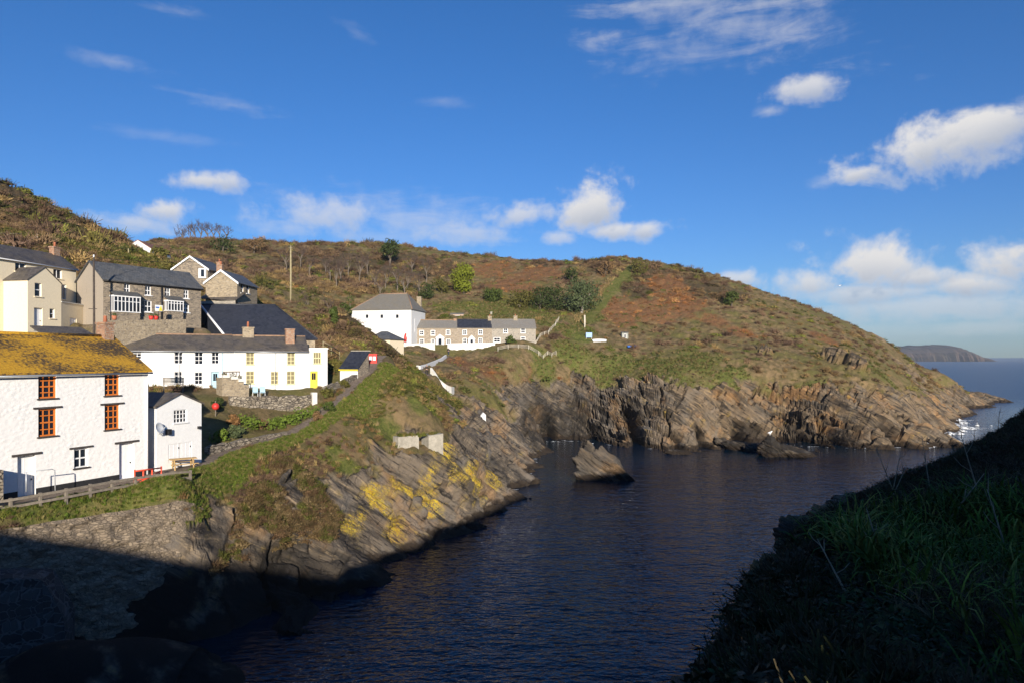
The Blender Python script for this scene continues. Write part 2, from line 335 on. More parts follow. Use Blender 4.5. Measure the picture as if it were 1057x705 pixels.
# harbour side: foot of the rough wall under the lane, beach below it
CP += [W(0,590,35.7),W(50,600,37.4),W(100,612,39.3),W(150,618,40.6),W(190,618,41.6)]
CP += [W(0,545,36.4),W(50,537,38.2),W(100,529,40.2),W(150,521,42.0),W(190,513,43.3)]
CP += [(-14,38,-1.2),(-20,37,1.3),(-26,34,2.0),(-20,30,.6),(-14,31,-1.4),(-30,30,2.6),(-10,30,-2),(-14,24,-1),(-25,22,1),(-6,35,-2.5)]
for px, d, z in [(150,44.2,8.75),(174,45.2,8.7),(174,47,8.8),(150,46,8.8),(130,43.6,8.75),(190,45,8.7),(100,42.2,8.75),(60,40.4,8.75),(20,38.6,8.75),(180,66,13.3),(212,67.5,13.3),(150,64.5,13.3),(245,69,13.3),(190,60,11.6),(165,57,10.4),(205,56.5,9.7),(270,70.5,13.3),(305,73,13.3)]: CP.append((*WX(px, d), z))
CP += [(96,148,-2.5),(114,168,-3),(76,122,-4),(128,190,-3),W(360,395,82.5),W(350,397,82),W(205,512,44.5),W(212,520,45.2),W(203,535,43.2),W(225,512,47),W(207,500,46.2),W(425,460,69.5),W(448,464,72),W(40,664,33.2),W(5,682,32.2)]
CP = np.array(CP, float)
def solve(P, c=2.5):
    r = np.sqrt(((P[:,None,:2]-P[None,:,:2])**2).sum(-1)+c*c)
    n = len(P); A = np.zeros((n+3, n+3)); A[:n,:n] = r+np.eye(n)*-.02; Q = np.c_[np.ones(n), P[:,:2]]
    A[:n,n:] = Q; A[n:,:n] = Q.T
    return np.linalg.solve(A, np.r_[P[:,2], 0,0,0])
def evalrbf(P, wts, x, y, c=2.5):
    out = np.empty(len(x))
    for i in range(0, len(x), 20000):
        xs, ys = x[i:i+20000], y[i:i+20000]
        r = np.sqrt((xs[:,None]-P[None,:,0])**2+(ys[:,None]-P[None,:,1])**2+c*c)
        out[i:i+20000] = r@wts[:-3]+wts[-3]+wts[-2]*xs+wts[-1]*ys
    return out
WT = solve(CP)
def seg_dist(x, y, pts, vals=None):
    """distance to a polyline, and a value interpolated along it"""
    best = np.full(len(x), 1e9); val = np.zeros(len(x))
    for i in range(len(pts)-1):
        ax, ay = pts[i][:2]; bx, by = pts[i+1][:2]; L = (bx-ax)**2+(by-ay)**2
        t = np.clip(((x-ax)*(bx-ax)+(y-ay)*(by-ay))/L, 0, 1); d = np.hypot(x-ax-t*(bx-ax), y-ay-t*(by-ay))
        m = d < best; best = np.where(m, d, best)
        if vals is not None: val = np.where(m, vals[i]+(vals[i+1]-vals[i])*t, val)
    return best, val
def rectd(x, y, A, B, depth):
    ax, ay = A; L = math.hypot(B[0]-ax, B[1]-ay); ex, ey = (B[0]-ax)/L, (B[1]-ay)/L
    u = (x-ax)*ex+(y-ay)*ey; n = -(x-ax)*ey+(y-ay)*ex
    return np.hypot(np.maximum(np.maximum(-u, u-L), 0), np.maximum(np.maximum(-n, n-depth), 0))
# building lines (left corner, right corner in plan) used for level pads and for the houses
A_E = np.array((3.84, 8.6))/9.418
HA1 = WX(153, 47.7); HA0 = HA1-A_E*11.2
SH0, SH1 = WX(161.5, 48.7), WX(208, 52.4)
RW0, RW1 = WX(98, 67.2), WX(338, 76.8)
BWH0, BWH1 = WX(363.8, 154.5), WX(424.5, 152)
TR0, TR1 = WX(428.5, 156), WX(553, 158.5)
ST0, ST1 = WX(106.8, 70), WX(207.5, 79.7)
PADS = [(HA0, HA1, 7, 8.75, 1.5), (SH0, SH1, 4.5, 9.3, 1.0), (RW0, RW1, 6, 13.35, 1.6), (BWH0, BWH1, 10, 19.5, 2.5), (TR0-np.array((0,1)), TR1-np.array((0,1)), 7, 19.95, 2.0), (ST0, ST1, 5, 20.4, 2.0)]
LANE = [W(-60,535,36.5), W(0,521,38), W(100,503,43), W(160,491,47.3), W(176,487,48.3)]
PATHS = [(LANE, 1.5), ([W(176,487,48.3), W(205,481,51), W(240,463,57.5), W(300,447,63.5), W(330,428,68.5), W(356,406,76), W(382,381,86), W(394,367,93)], .75),
         ([W(463,367.5,150), W(452,373,140), W(436,379,127), W(432,383,117), W(442,388,109)], .9)]
VEGP = [(-18,44.3,5.0),(-15.2,46,6.6),(-13,48.5,8.2),(-12,52,8.8),(-9.5,58,8.2),(-20,44,8),(-11,55,6.5),(-8,66,6.9),(-6,74,7.9),(-4,82,10.5),(-4.5,92,12.5),(-1,97,9.5),(-2,112,9),(0,122,8),(5,133,11),(12,138,12.5),(25,139,12.5),(33,137,11),(44,138,10.5),(53,139,11),(64,141,11),(75,146,10.5),(92,165,8),(130,215,7.5),(170,255,5),(-30,36,6),(-26,60,3),(-20,95,6),(60,200,9),(110,240,9)]
VEGP = np.array(VEGP)
def veg_line(x, y):
    d = 1/(((x[:,None]-VEGP[:,0])**2+(y[:,None]-VEGP[:,1])**2)+4)**1.6
    return (d*VEGP[:,2]).sum(1)/d.sum(1)
def base_h(x, y):
    z = evalrbf(CP, WT, x, y)
    for A, B, dp, pz, bl in PADS:
        k = 1-sstep(rectd(x, y, A, B, dp), .3, bl+.3); z = z*(1-k)+pz*k
    for pts, wd in PATHS:
        d, v = seg_dist(x, y, pts, [p[2] for p in pts]); k = 1-sstep(d, wd, wd+1.4); z = z*(1-k)+v*k
    return z
LAWNS = [([W(140,512,42.9),W(170,508,43.6),W(196,505,44.6)], 1.7),([W(606,325,182),W(616,317,192),W(628,308,202),W(640,299,214),W(652,290,224)], 1.9),([W(225,483,52),W(270,468,57.5),W(310,455,62),W(350,428,68.5),W(380,402,78),W(402,382,88)], 1.35),
         ([W(-20,540,36.7),W(60,527,39.2),W(120,516,41.6),W(190,503,44.5)], 1.2), ([W(198,500,46.5),W(240,478,53)], 1.7)]
BLOB = dict(                                       # patches of one kind of growth: column, row, depth, radius in metres
 rust=[(520,298,215,11),(555,288,226,12),(545,300,208,7),(640,320,190,12),(670,322,190,11),(700,318,195,12),(620,300,205,7),(590,370,148,6),(560,380,143,6),(620,385,146,5),(475,372,142,6),(510,285,235,12),(850,345,178,5),(765,335,175,5),(735,332,183,6),(690,300,210,9),(505,372,140,4)],
 grass=[(530,320,188,13),(500,325,180,9),(470,318,185,8),(560,330,180,9),(590,340,172,8),(640,360,156,7),(680,370,152,8),(620,368,152,7),(720,365,155,8),(520,393,130,5),(500,390,128,4),(560,358,152,5),(590,352,160,5),(330,330,110,4),(325,345,100,3),(320,315,115,3),(560,372,144,4),(700,388,143,6),(760,375,148,6),(660,380,146,5),(610,325,185,5),(630,300,205,4),(645,292,215,4),(600,345,168,5),(780,395,139,5),(850,380,144,5),(900,368,160,6),(740,385,143,5),(395,445,73,2.5),(430,440,78,2),(445,432,80,2.2),(355,465,61,2.2),(415,362,140,5)],
 lichen=[(398,520,60,2.6),(385,538,57,2.4),(415,512,63,2.5),(455,478,72,2.8),(468,490,72,2.2),(440,470,71,2.4),(480,482,75,2.4),(500,478,80,1.8),(372,545,56.5,1.6),(340,545,53.5,1.1),(425,525,63,1.6),(350,532,55.5,1.2),(465,470,76,2.0),(440,498,67,1.6)],
 dark=[(360,335,104,8),(380,352,100,6),(395,366,97,4),(340,300,150,14),(680,285,215,13),(720,295,210,12),(660,300,205,8),(620,385,144,7),(650,388,143,6),(700,310,200,8),(450,275,235,16),(330,275,225,22),(400,270,235,18),(260,280,200,20),(560,275,240,10),(620,280,230,10),(750,300,205,9),(60,240,110,14),(20,215,115,12)])
def blob_field(x, y, key, nz):
    f = np.zeros(len(x))
    for px, py, d, r in BLOB[key]:
        c = WX(px, d); f = np.maximum(f, 1-np.hypot((x-c[0]), (y-c[1])*.8)/r)
    return sstep(f+(nz-.5)*1.1, .12, .5)
def fields(x, y, z):
    n1 = fbm(x*.35, y*.35, z*.35); n2 = fbm(x*.12+9, y*.12, z*.12); n3 = fbm(x*1.1, y*1.1+4, z*1.1)
    vl = veg_line(x, y)
    rock = sstep(vl+(n1-.5)*9+(n3-.5)*2.0-z, -.4, .7)
    lawn = np.zeros(len(x)); path = np.zeros(len(x))
    for pts, wd in LAWNS:
        d, _ = seg_dist(x, y, pts); lawn = np.maximum(lawn, 1-sstep(d+(n1-.5)*1.6, wd*.75, wd*1.15))
    for i, (pts, wd) in enumerate(PATHS):
        d, _ = seg_dist(x, y, pts); path = np.maximum(path, 1-sstep(d+(n3-.5)*.7, wd*.7, wd*1.05))
    for A, B, dp, pz, bl in PADS[:3]+PADS[5:]: path = np.maximum(path, .7*(1-sstep(rectd(x, y, A, B, dp), .2, 1.3)))
    rust = blob_field(x, y, 'rust', n1); grass = np.maximum(blob_field(x, y, 'grass', n1), lawn)
    lich = blob_field(x, y, 'lichen', n3)*sstep(n1, .36, .56); dark = blob_field(x, y, 'dark', n1)
    # outcrops high on the headland
    for px, py, d, r in [(862,372,158,4),(880,380,154,3),(800,395,148,3),(640,397,148,3),(905,345,222,4),(790,352,161,2.5),(610,375,147,2),(940,375,205,6),(885,352,175,3),(758,382,140,3)]:
        c = WX(px, d); rock = np.maximum(rock, sstep(1-np.hypot(x-c[0], y-c[1])/r+(n1-.5)*1.6+(n3-.5), .25, .5))
    # the sea wall face under the lane is bare rubble
    rock = np.maximum(rock, ((x < -17.5) & (z < 7.6) & (y < 46)).astype(float))
    rock = rock*(1-path)*(1-np.clip(lawn*1.3, 0, 1)*(z > 6.5))
    return dict(n1=n1, n2=n2, n3=n3, rock=rock, lawn=lawn, path=path, rust=rust*(1-rock), grass=grass*(1-rock*.9), lich=lich, dark=dark, vl=vl)
def strata(x, y, z):
    """dipping beds: coordinate across them, folded a little"""
    s = .60*x+.80*z+.16*y+(fbm(x*.05, y*.05, z*.05, 2)-.5)*4
    return s
def saw(s): f = s-np.floor(s); return np.where(f < .75, f/.75, (1-f)/.25)
def ground(x, y):
    x = np.atleast_1d(np.asarray(x, float)); y = np.atleast_1d(np.asarray(y, float)); return base_h(x, y)
def sight_hit(px, py, d0=60, d1=260):
    """distance at which the sight of a photo pixel first meets the land"""
    d = np.arange(d0, d1, .25); g = base_h((px-CX)/F*d, d); z = CZ+(HZ-py)/F*d; k = np.nonzero(g >= z)[0]
    return float(d[k[0]]) if len(k) else float(d1)
def gz(x, y): return float(ground(x, y)[0])

nA, nR = 1240, 960
ang = np.linspace(R(-58), R(46), nA); rad = 26*np.exp(np.linspace(0, math.log(430/26), nR))
AA, RR = np.meshgrid(ang, rad); gx = (np.sin(AA)*RR).ravel(); gy = (np.cos(AA)*RR).ravel()
zb = base_h(gx, gy); FD = fields(gx, gy, zb)
Z = zb.reshape(nR, nA); X = gx.reshape(nR, nA); Y = gy.reshape(nR, nA)
def normals(X, Y, Z):
    dxr, dyr, dzr = [np.gradient(q, axis=0) for q in (X, Y, Z)]; dxa, dya, dza = [np.gradient(q, axis=1) for q in (X, Y, Z)]
    n = np.stack([dya*dzr-dza*dyr, dza*dxr-dxa*dzr, dxa*dyr-dya*dxr], -1); n *= np.sign(n[..., 2:3]+1e-9)
    return n/np.linalg.norm(n, axis=-1, keepdims=True)
Nn = normals(X, Y, Z).reshape(-1, 3)
rock = FD['rock']; s = strata(gx, gy, zb); far = np.clip((gy-60)/60, 0, 1)
warp = (fbm(gx*.3, gy*.3, zb*.3, 3)-.5)
along = .78*gx+.1*gy-.6*zb
def cellh(a, b): ia = np.floor(a); return hash3(ia, np.floor(b+hash3(ia, ia*0, ia*0)*7), ia*0)
bedv = vnoise(s/1.9+50, along*.05, gy*.06); bedv2 = vnoise(s/.75, along*.09+7, gy*.1)
disp = rock*((saw(s/2.9+warp*.5)-.45)*(.8+1.1*far)+(saw(s/1.05+warp*.8+3)-.45)*(.34+.5*far)+(saw(s/.33+warp*1.5)-.45)*.12*(1-far*.6)+(bedv-.5)*(1.0+2.4*far)+(bedv2-.5)*(.5+.5*far))
gul = fbm(gx*.13+3, gy*.13, zb*.04, 3)                       # gullies and buttresses
disp += rock*(gul-.5)*(2.0+1.9*far)
disp += rock*((cellh(s/1.15+warp*.6, along/5)-.5)*(.5+.35*far)+(cellh(s/.45+warp, along/1.3)-.5)*(.2+.2*far))
cr = np.abs(fbm(gx*.22-8, gy*.22+3, zb*.18, 3)-.5); disp -= rock*sstep(.05-cr, 0, .05)*(1.0+.7*far)      # joints and caves
disp += rock*(fbm(gx*1.6, gy*1.6, zb*1.6, 4)-.5)*(.32+.2*far)
vegn = (1-rock)*(1-FD['path'])*(1-.8*FD['lawn'])
disp += vegn*((fbm(gx*.45, gy*.45, None, 4)-.5)*.5*(1+1.2*far)+(fbm(gx*1.7, gy*1.7, None, 4)-.5)*.4)
disp *= 1-.65*vegn*(gx < -13)*(gy < 100)*(gy > 44)*(gx > -48)
for A, B, dp, pz, bl in PADS: disp *= sstep(rectd(gx, gy, A, B, dp), .0, 1.5)
disp *= 1-.8*((gx < -16.5) & (gx > -60) & (gy < 46.5)); disp *= 1-.75*((gy < 42) & (gx > -60)); disp *= 1-.6*sstep(gx, 78, 95)
P = np.c_[gx, gy, zb]+Nn*disp[:, None]
# clefts cut into the far cliff by the sea, and the undercut under the near one
def cleft(px, d, w, dep, zmax):
    c = WX(px, d); k = np.exp(-((P[:,0]-c[0]-(P[:,2])*-.05)/w)**2)*(1-sstep(P[:,2], zmax*.5, zmax))*np.exp(-((P[:,1]-c[1])/12)**2)
    P[:,1] += k*dep; P[:,2] -= k*dep*.35
for a in [(654,137,.9,7,9),(566,138,1.2,5,6),(612,141,.8,3,5),(720,132,1.0,4,5),(770,134,1.2,4,5),(836,133,1.4,4.5,6),(862,133,1.0,4,6),(910,134,1.3,3.5,5),(690,133,.8,3,3)]: cleft(*a)
keep = P[:,2].reshape(nR, nA) > -2.2
idx = np.arange(nR*nA).reshape(nR, nA)
km = keep[:-1,:-1]|keep[1:,:-1]|keep[:-1,1:]|keep[1:,1:]
fc = np.stack([idx[:-1,:-1], idx[:-1,1:], idx[1:,1:], idx[1:,:-1]], -1)[km]
used = np.zeros(nR*nA, bool); used[fc.ravel()] = True; rem = np.cumsum(used)-1
me = np_mesh('hillside', P[used], rem[fc], True)
def attr(me, name, cols):
    a = me.attributes.new(name, 'FLOAT_COLOR', 'POINT'); a.data.foreach_set('color', np.c_[cols, np.ones(len(cols))].astype(np.float32).ravel())
attr(me, 'ground_a', np.c_[FD['rock'], FD['grass'], FD['rust']][used]); attr(me, 'ground_b', np.c_[FD['path'], FD['lich'], FD['dark']][used])
wet_shade = sstep(5.2-P[:,2]+(FD['n1']-.5)*5, 0, 2.2)*(1-sstep(P[:,1], 47, 54))*(1-sstep(P[:,0], -12, -6)); wet_shade = np.maximum(wet_shade, sstep(3.2-P[:,2]+(FD['n1']-.5)*3, 0, 2)*(1-sstep(P[:,1], 52, 62))*.7)  # dark wet harbour rock, with extra shade put into its colour
cliff_shade = np.zeros(len(gx))  # dark tone at the far cliff foot, overhang shade put into the colour
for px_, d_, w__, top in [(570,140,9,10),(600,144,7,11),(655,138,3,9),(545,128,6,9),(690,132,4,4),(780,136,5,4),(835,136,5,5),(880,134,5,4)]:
    c_ = WX(px_, d_); cliff_shade = np.maximum(cliff_shade, sstep(1.3-np.hypot(P[:,0]-c_[0], (P[:,1]-c_[1])*.5)/w__-P[:,2]/top*.5+(FD['n1']-.5)*1.6, .25, .7))
wet_shade = np.maximum(wet_shade, cliff_shade*.72)
for px_, d_, w__, top in [(654,138,.8,8.5),(566,139,1.0,5),(720,132,.7,3.5),(838,133,.8,4),(770,135,.8,3.5)]:  # narrow black slots: the shade inside the clefts, painted as dark wet rock
    c_ = WX(px_, d_); wet_shade = np.maximum(wet_shade, np.exp(-((P[:,0]-c_[0]+(fbm(P[:,2]*.4, P[:,2]*0+px_, None, 2)-.5)*2)/w__)**2)*(1-sstep(P[:,2], top*.7, top))*(np.abs(P[:,1]-c_[1]-3) < 14))
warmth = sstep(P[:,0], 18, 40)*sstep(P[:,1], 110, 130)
attr(me, 'ground_c', np.c_[wet_shade, warmth, wet_shade*0][used])
rk_ = FD['rock'][used][rem[fc]].mean(1) > .4; me.polygons.foreach_set('use_smooth', ~rk_)
hill = tag(link(bpy.data.objects.new('hillside', me)), 'scrub covered hillside, headland and tilted rock cliffs around the cove', 'hillside', kind='structure')
m, t, b = newmat('land')
pos = t.add('ShaderNodeNewGeometry').outputs['Position']; pz = t.add('ShaderNodeSeparateXYZ', {0: pos}).outputs[2]
ga = t.add('ShaderNodeSeparateColor', {0: t.add('ShaderNodeAttribute', attribute_name='ground_a').outputs['Color']})
gb = t.add('ShaderNodeSeparateColor', {0: t.add('ShaderNodeAttribute', attribute_name='ground_b').outputs['Color']})
nb = t.noise(pos, .16, 5, .6); nm = t.noise(pos, .7, 5, .65); nf = t.noise(pos, 3.2, 5, .7); nff = t.noise(pos, 11, 4, .7)
veg = t.mix(t.step(nm, .36, .62), (.095,.076,.034), (.215,.15,.078)); veg = t.mix(t.step(nb, .42, .66), veg, (.12,.11,.036))
veg = t.mix(t.step(nf, .52, .7, 0, .8), veg, (.27,.195,.095)); veg = t.mix(t.step(nff, .55, .75, 0, .6), veg, (.03,.03,.012))
veg = t.mix(t.math('MULTIPLY', gb.outputs[2], .75), veg, t.mix(t.step(nf, .4, .65), (.032,.026,.016), (.08,.055,.034)))
veg = t.mix(t.math('MULTIPLY', ga.outputs[2], t.step(nm, .3, .55, .35, .9)), veg, t.mix(t.step(nf, .35, .68), (.13,.06,.026), (.25,.125,.06)))
grs = t.mix(t.step(nf, .35, .65), (.065,.082,.018), (.135,.145,.035)); grs = t.mix(t.step(nm, .46, .66, 0, .75), grs, (.19,.155,.06))
veg = t.mix(t.math('MULTIPLY', ga.outputs[1], t.step(nm, .2, .5, .55, 1)), veg, grs)
def dotp(v): return t.add('ShaderNodeVectorMath', {0: pos, 1: v}, operation='DOT_PRODUCT').outputs['Value']
fold = t.math('MULTIPLY', t.math('SUBTRACT', t.noise(pos, .06, 2, .5), .5), 5.0)
beds = t.add('ShaderNodeCombineXYZ', {0: t.math('MULTIPLY', dotp((.78,.1,-.6)), .11), 1: t.math('MULTIPLY', dotp((0,1,0)), .16), 2: t.math('ADD', dotp((.60,.16,.80)), fold)}).outputs[0]   # long along the dip, thin across it
nbed = t.noise(beds, .75, 6, .68, .3); nbed2 = t.noise(beds, 2.6, 5, .7, .2)
rk = t.mix(t.step(nbed, .36, .6), (.052,.047,.043), (.17,.138,.105)); rk = t.mix(t.step(nbed2, .55, .70, 0, .75), rk, (.38,.29,.185))
rk = t.mix(t.step(nb, .5, .66, 0, .6), rk, (.30,.18,.085)); rk = t.mix(t.step(t.noise(pos, .28, 4, .6), .50, .64, 0, .5), rk, (.15,.14,.13))
rk = t.mix(t.step(nbed2, .36, .47, .92, 0), rk, (.024,.022,.021)); rk = t.mix(t.step(nf, .58, .75, 0, .5), rk, (.05,.045,.04))  # dark crevices along the beds, overhang shade put into the rock colour
rk = t.mix(t.math('MULTIPLY', gb.outputs[1], t.step(t.math('ADD', t.math('MULTIPLY', nff, .5), t.math('MULTIPLY', nbed2, .5)), .45, .56)), rk, t.mix(t.step(nf, .4, .6), (.52,.39,.03), (.40,.25,.03)))
tide = t.math('ADD', pz, t.math('MULTIPLY', t.math('SUBTRACT', nm, .5), 1.4))
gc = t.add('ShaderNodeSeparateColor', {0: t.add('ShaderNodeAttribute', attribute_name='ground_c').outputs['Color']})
rk = t.mix(t.math('MULTIPLY', gc.outputs[1], .8), rk, t.mix(1.0, rk, (1.2,1.08,.9), 'MULTIPLY'))
rk = t.mix(t.math('MULTIPLY', gc.outputs[0], t.step(t.noise(pos, .5, 4, .6), .25, .5)), rk, (.018,.016,.014))  # dark wet rock tone, also carrying the painted harbour and cleft shade
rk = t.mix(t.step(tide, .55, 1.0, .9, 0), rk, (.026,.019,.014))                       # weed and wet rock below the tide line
col = t.mix(ga.outputs[0], veg, rk)
pth = t.mix(t.step(nf, .35, .7), (.17,.13,.10), (.29,.235,.18)); col = t.mix(gb.outputs[0], col, pth)
t.put(b.inputs['Base Color'], col); b.inputs['Specular IOR Level'].default_value = .15; b.inputs['Roughness'].default_value = .9
hgt = t.math('ADD', t.math('MULTIPLY', t.math('ADD', nbed, nbed2), ga.outputs[0]), t.math('ADD', t.math('MULTIPLY', nf, .55), t.math('MULTIPLY', nff, .35)))
bump(t, b, hgt, .9, .30); M['land'] = m; me.materials.append(m)

# ------------------------------------------------------------------ the photographer's side: bank in front, hill behind that shades the near water
e_pts = [(1.7,6,14.0),(3.0,9,13.6),(4.6,12,13.1),(6.7,16,12.4),(9.0,20,11.7),(12.1,23,11.95),(16.8,26,13.0),(22.5,30,14.4)]
FP = list(e_pts)+[(0.6,4,14.4),(-1.2,1.5,14.9),(3,2,15),(4,5,14.6),(6,8,14.35),(10,14,14.3),(10,9,15.3),(16,12,16.6),(14,20,14.2),(20,22,15.8),(25,25,17.2),(0,0,15.3),(6,2,15.7),
  (-3,-3,15.3),(0,-4,16.2),(0,-10,16.5),(3.4,-10,17.6),(5.4,-10,20.0),(8.8,-10,21.2),(12,-9,22),(17,-8,24),(27,-9,27),(35,2,25.5),(45,20,24),(-8,-12,15),(-12,-20,17),(5,-25,20),
  (-12,-40,27.6),(0,-40,25.0),(8,-40,24.5),(14,-40,27.2),(-20,-40,28.5),(-45,-40,30),(-85,-40,32),(20,-40,29.5),(33,-40,34.5),(45,-40,38),(80,-40,38),(-45,-20,20),(-80,-15,24),(-60,5,11),(-30,-10,8),(-15,-5,5),
  (0,-75,27),(-80,-75,34),(80,-75,38),(25,-75,30),(100,0,30),(100,40,18),(60,45,10)]
FP += [(-1.4,6.2,7),(0.2,9.6,7),(2.0,12.8,6.5),(4.2,17,6),(6.8,22,6),(10.5,26.5,6.5),(16,31,7),(22,36,8),(32,42,8),(-4,3,8)]
FP += [(-4.5,7.5,-1.5),(-2.6,11,-1.5),(-.8,15,-1.5),(1.5,20,-1.5),(4.5,26,-1.5),(9,31,-1.5),(15,37,-1.5),(24,43,-1.5),(-8,3,-1),(-14,4,-1),(40,50,-1.5),(-25,5,2),(-40,20,5)]
FP = np.array(FP, float); WF = solve(FP, 1.0)
def fz(x, y): 
    x = np.atleast_1d(np.asarray(x, float)); y = np.atleast_1d(np.asarray(y, float)); return evalrbf(FP, WF, x, y, 1.0)
def grid_axis(a, b, fine0, fine1, hf, hc):
    return np.unique(np.r_[np.arange(a, fine0, hc), np.arange(fine0, fine1, hf), np.arange(fine1, b+hc, hc)])
xs = grid_axis(-90, 100, -6, 26, .12, 1.6); ys = grid_axis(-90, 52, 1.5, 34, .12, 1.6)
bx, by = np.meshgrid(xs, ys); BX, BY = bx.ravel(), by.ravel(); bz = fz(BX, BY)
N2 = normals(bx, by, bz.reshape(bx.shape)).reshape(-1, 3); steep = sstep(1-N2[:,2], .12, .4)
d2 = (fbm(BX*.9, BY*.9, bz*.9, 4)-.5)*(.45+.9*steep)+(fbm(BX*3, BY*3, bz*3, 3)-.5)*.22+steep*(saw(strata(BX, BY, bz)/.7)-.5)*.45
P2 = np.c_[BX, BY, bz]+N2*d2[:, None]
kk = P2[:,2].reshape(bx.shape) > -1.4; idx = np.arange(bx.size).reshape(bx.shape)
km = kk[:-1,:-1]|kk[1:,:-1]|kk[:-1,1:]|kk[1:,1:]
fc = np.stack([idx[:-1,:-1], idx[:-1,1:], idx[1:,1:], idx[1:,:-1]], -1)[km]
used = np.zeros(bx.size, bool); used[fc.ravel()] = True; rem = np.cumsum(used)-1
mb_ = np_mesh('bank', P2[used], rem[fc], True)
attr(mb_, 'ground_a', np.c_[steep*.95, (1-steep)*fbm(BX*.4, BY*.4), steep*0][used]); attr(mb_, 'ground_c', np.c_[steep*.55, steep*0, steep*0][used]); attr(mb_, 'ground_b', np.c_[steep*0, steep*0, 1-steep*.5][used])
bank = tag(link(bpy.data.objects.new('bank', mb_)), 'shaded cliff top bank beside the viewpoint', 'bank', kind='structure'); mb_.materials.append(M['land'])

# ------------------------------------------------------------------ the sea
m, t, b = newmat('sea_water'); pos = t.add('ShaderNodeNewGeometry').outputs['Position']
dist = t.add('ShaderNodeCameraData').outputs['View Distance'] if False else None
w1 = t.noise(t.mapping(pos, rot=(0,0,R(28)), scale=(.55,1.3,1)), .5, 2, .5, .3); w2 = t.noise(t.mapping(pos, rot=(0,0,R(-14)), scale=(.7,1.4,1)), 1.9, 2, .5, .4); w3 = t.noise(pos, .06, 3, .5)
b.inputs['Base Color'].default_value = (.010,.020,.028,1)
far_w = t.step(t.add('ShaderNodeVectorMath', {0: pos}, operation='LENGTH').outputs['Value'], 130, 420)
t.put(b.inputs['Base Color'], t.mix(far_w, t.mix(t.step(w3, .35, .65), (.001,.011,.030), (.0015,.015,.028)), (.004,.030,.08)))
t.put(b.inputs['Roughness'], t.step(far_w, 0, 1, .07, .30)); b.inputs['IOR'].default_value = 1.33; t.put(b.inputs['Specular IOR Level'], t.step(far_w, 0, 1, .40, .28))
hh = t.math('ADD', t.math('MULTIPLY', w1, 1.0), t.math('MULTIPLY', w2, .6))
bump(t, b, hh, 1.0, .2)
M['sea'] = m
rr = np.r_[np.linspace(0, 400, 60), 400*np.exp(np.linspace(.05, math.log(45000/400), 60))]; th = np.linspace(0, 2*np.pi, 129)
sv = np.array([(r*math.sin(a), r*math.cos(a), 0) for r in rr for a in th]); k = len(th)
sf = np.array([(i*k+j, i*k+j+1, (i+1)*k+j+1, (i+1)*k+j) for i in range(len(rr)-1) for j in range(k-1)])[:, ::-1]
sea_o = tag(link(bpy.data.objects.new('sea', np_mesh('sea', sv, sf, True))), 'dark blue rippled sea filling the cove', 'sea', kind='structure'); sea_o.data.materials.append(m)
# far headland across the bay
prof = [(900,3,.2),(915,9,.7),(925,11.5,.8),(945,12.5,1),(966,13.2,1),(985,14,1),(1000,14.4,1),(1008,12,.8),(1016,7,.6),(1022,2.5,.4),(1027,-2,.2)]
n = 240; pxs = np.linspace(895, 1028, n); tops = np.interp(pxs, [p[0] for p in prof], [p[1] for p in prof])/F*3000; tops = tops+(fbm(pxs*.35, pxs*0, None, 4)-.5)*9
v = []; rows = [(0,-.02),(.04,.28),(.10,.52),(.3,.78),(.65,.95),(1,1),(1.5,.9),(2.2,.4),(2.4,-.05)]
for q, hk in rows:
    for i in range(n):
        jit = (fbm(pxs[i]*.6, q*4.0, None, 3)-.5); d = 3000+q*420+jit*90
        v.append(((pxs[i]-CX)/F*3000*(1+q*.06), d, CZ*0+max(-4, tops[i]+17)*hk+jit*7*(0 < q < 2)))
f = [(r*n+i, r*n+i+1, (r+1)*n+i+1, (r+1)*n+i) for r in range(len(rows)-1) for i in range(n-1)]
hd = tag(link(bpy.data.objects.new('headland', np_mesh('headland', v, f, False))), 'distant flat topped headland across the open sea', 'headland', kind='structure')
m, t, b = newmat('far_land'); pos = t.add('ShaderNodeNewGeometry').outputs['Position']
nn_ = t.noise(t.mapping(pos, scale=(1,.4,2)), .012, 5, .65); t.put(b.inputs['Base Color'], t.mix(t.step(nn_, .35, .65), (.055,.05,.035), (.13,.085,.06))); b.inputs['Roughness'].default_value = .95
hd.data.materials.append(m)
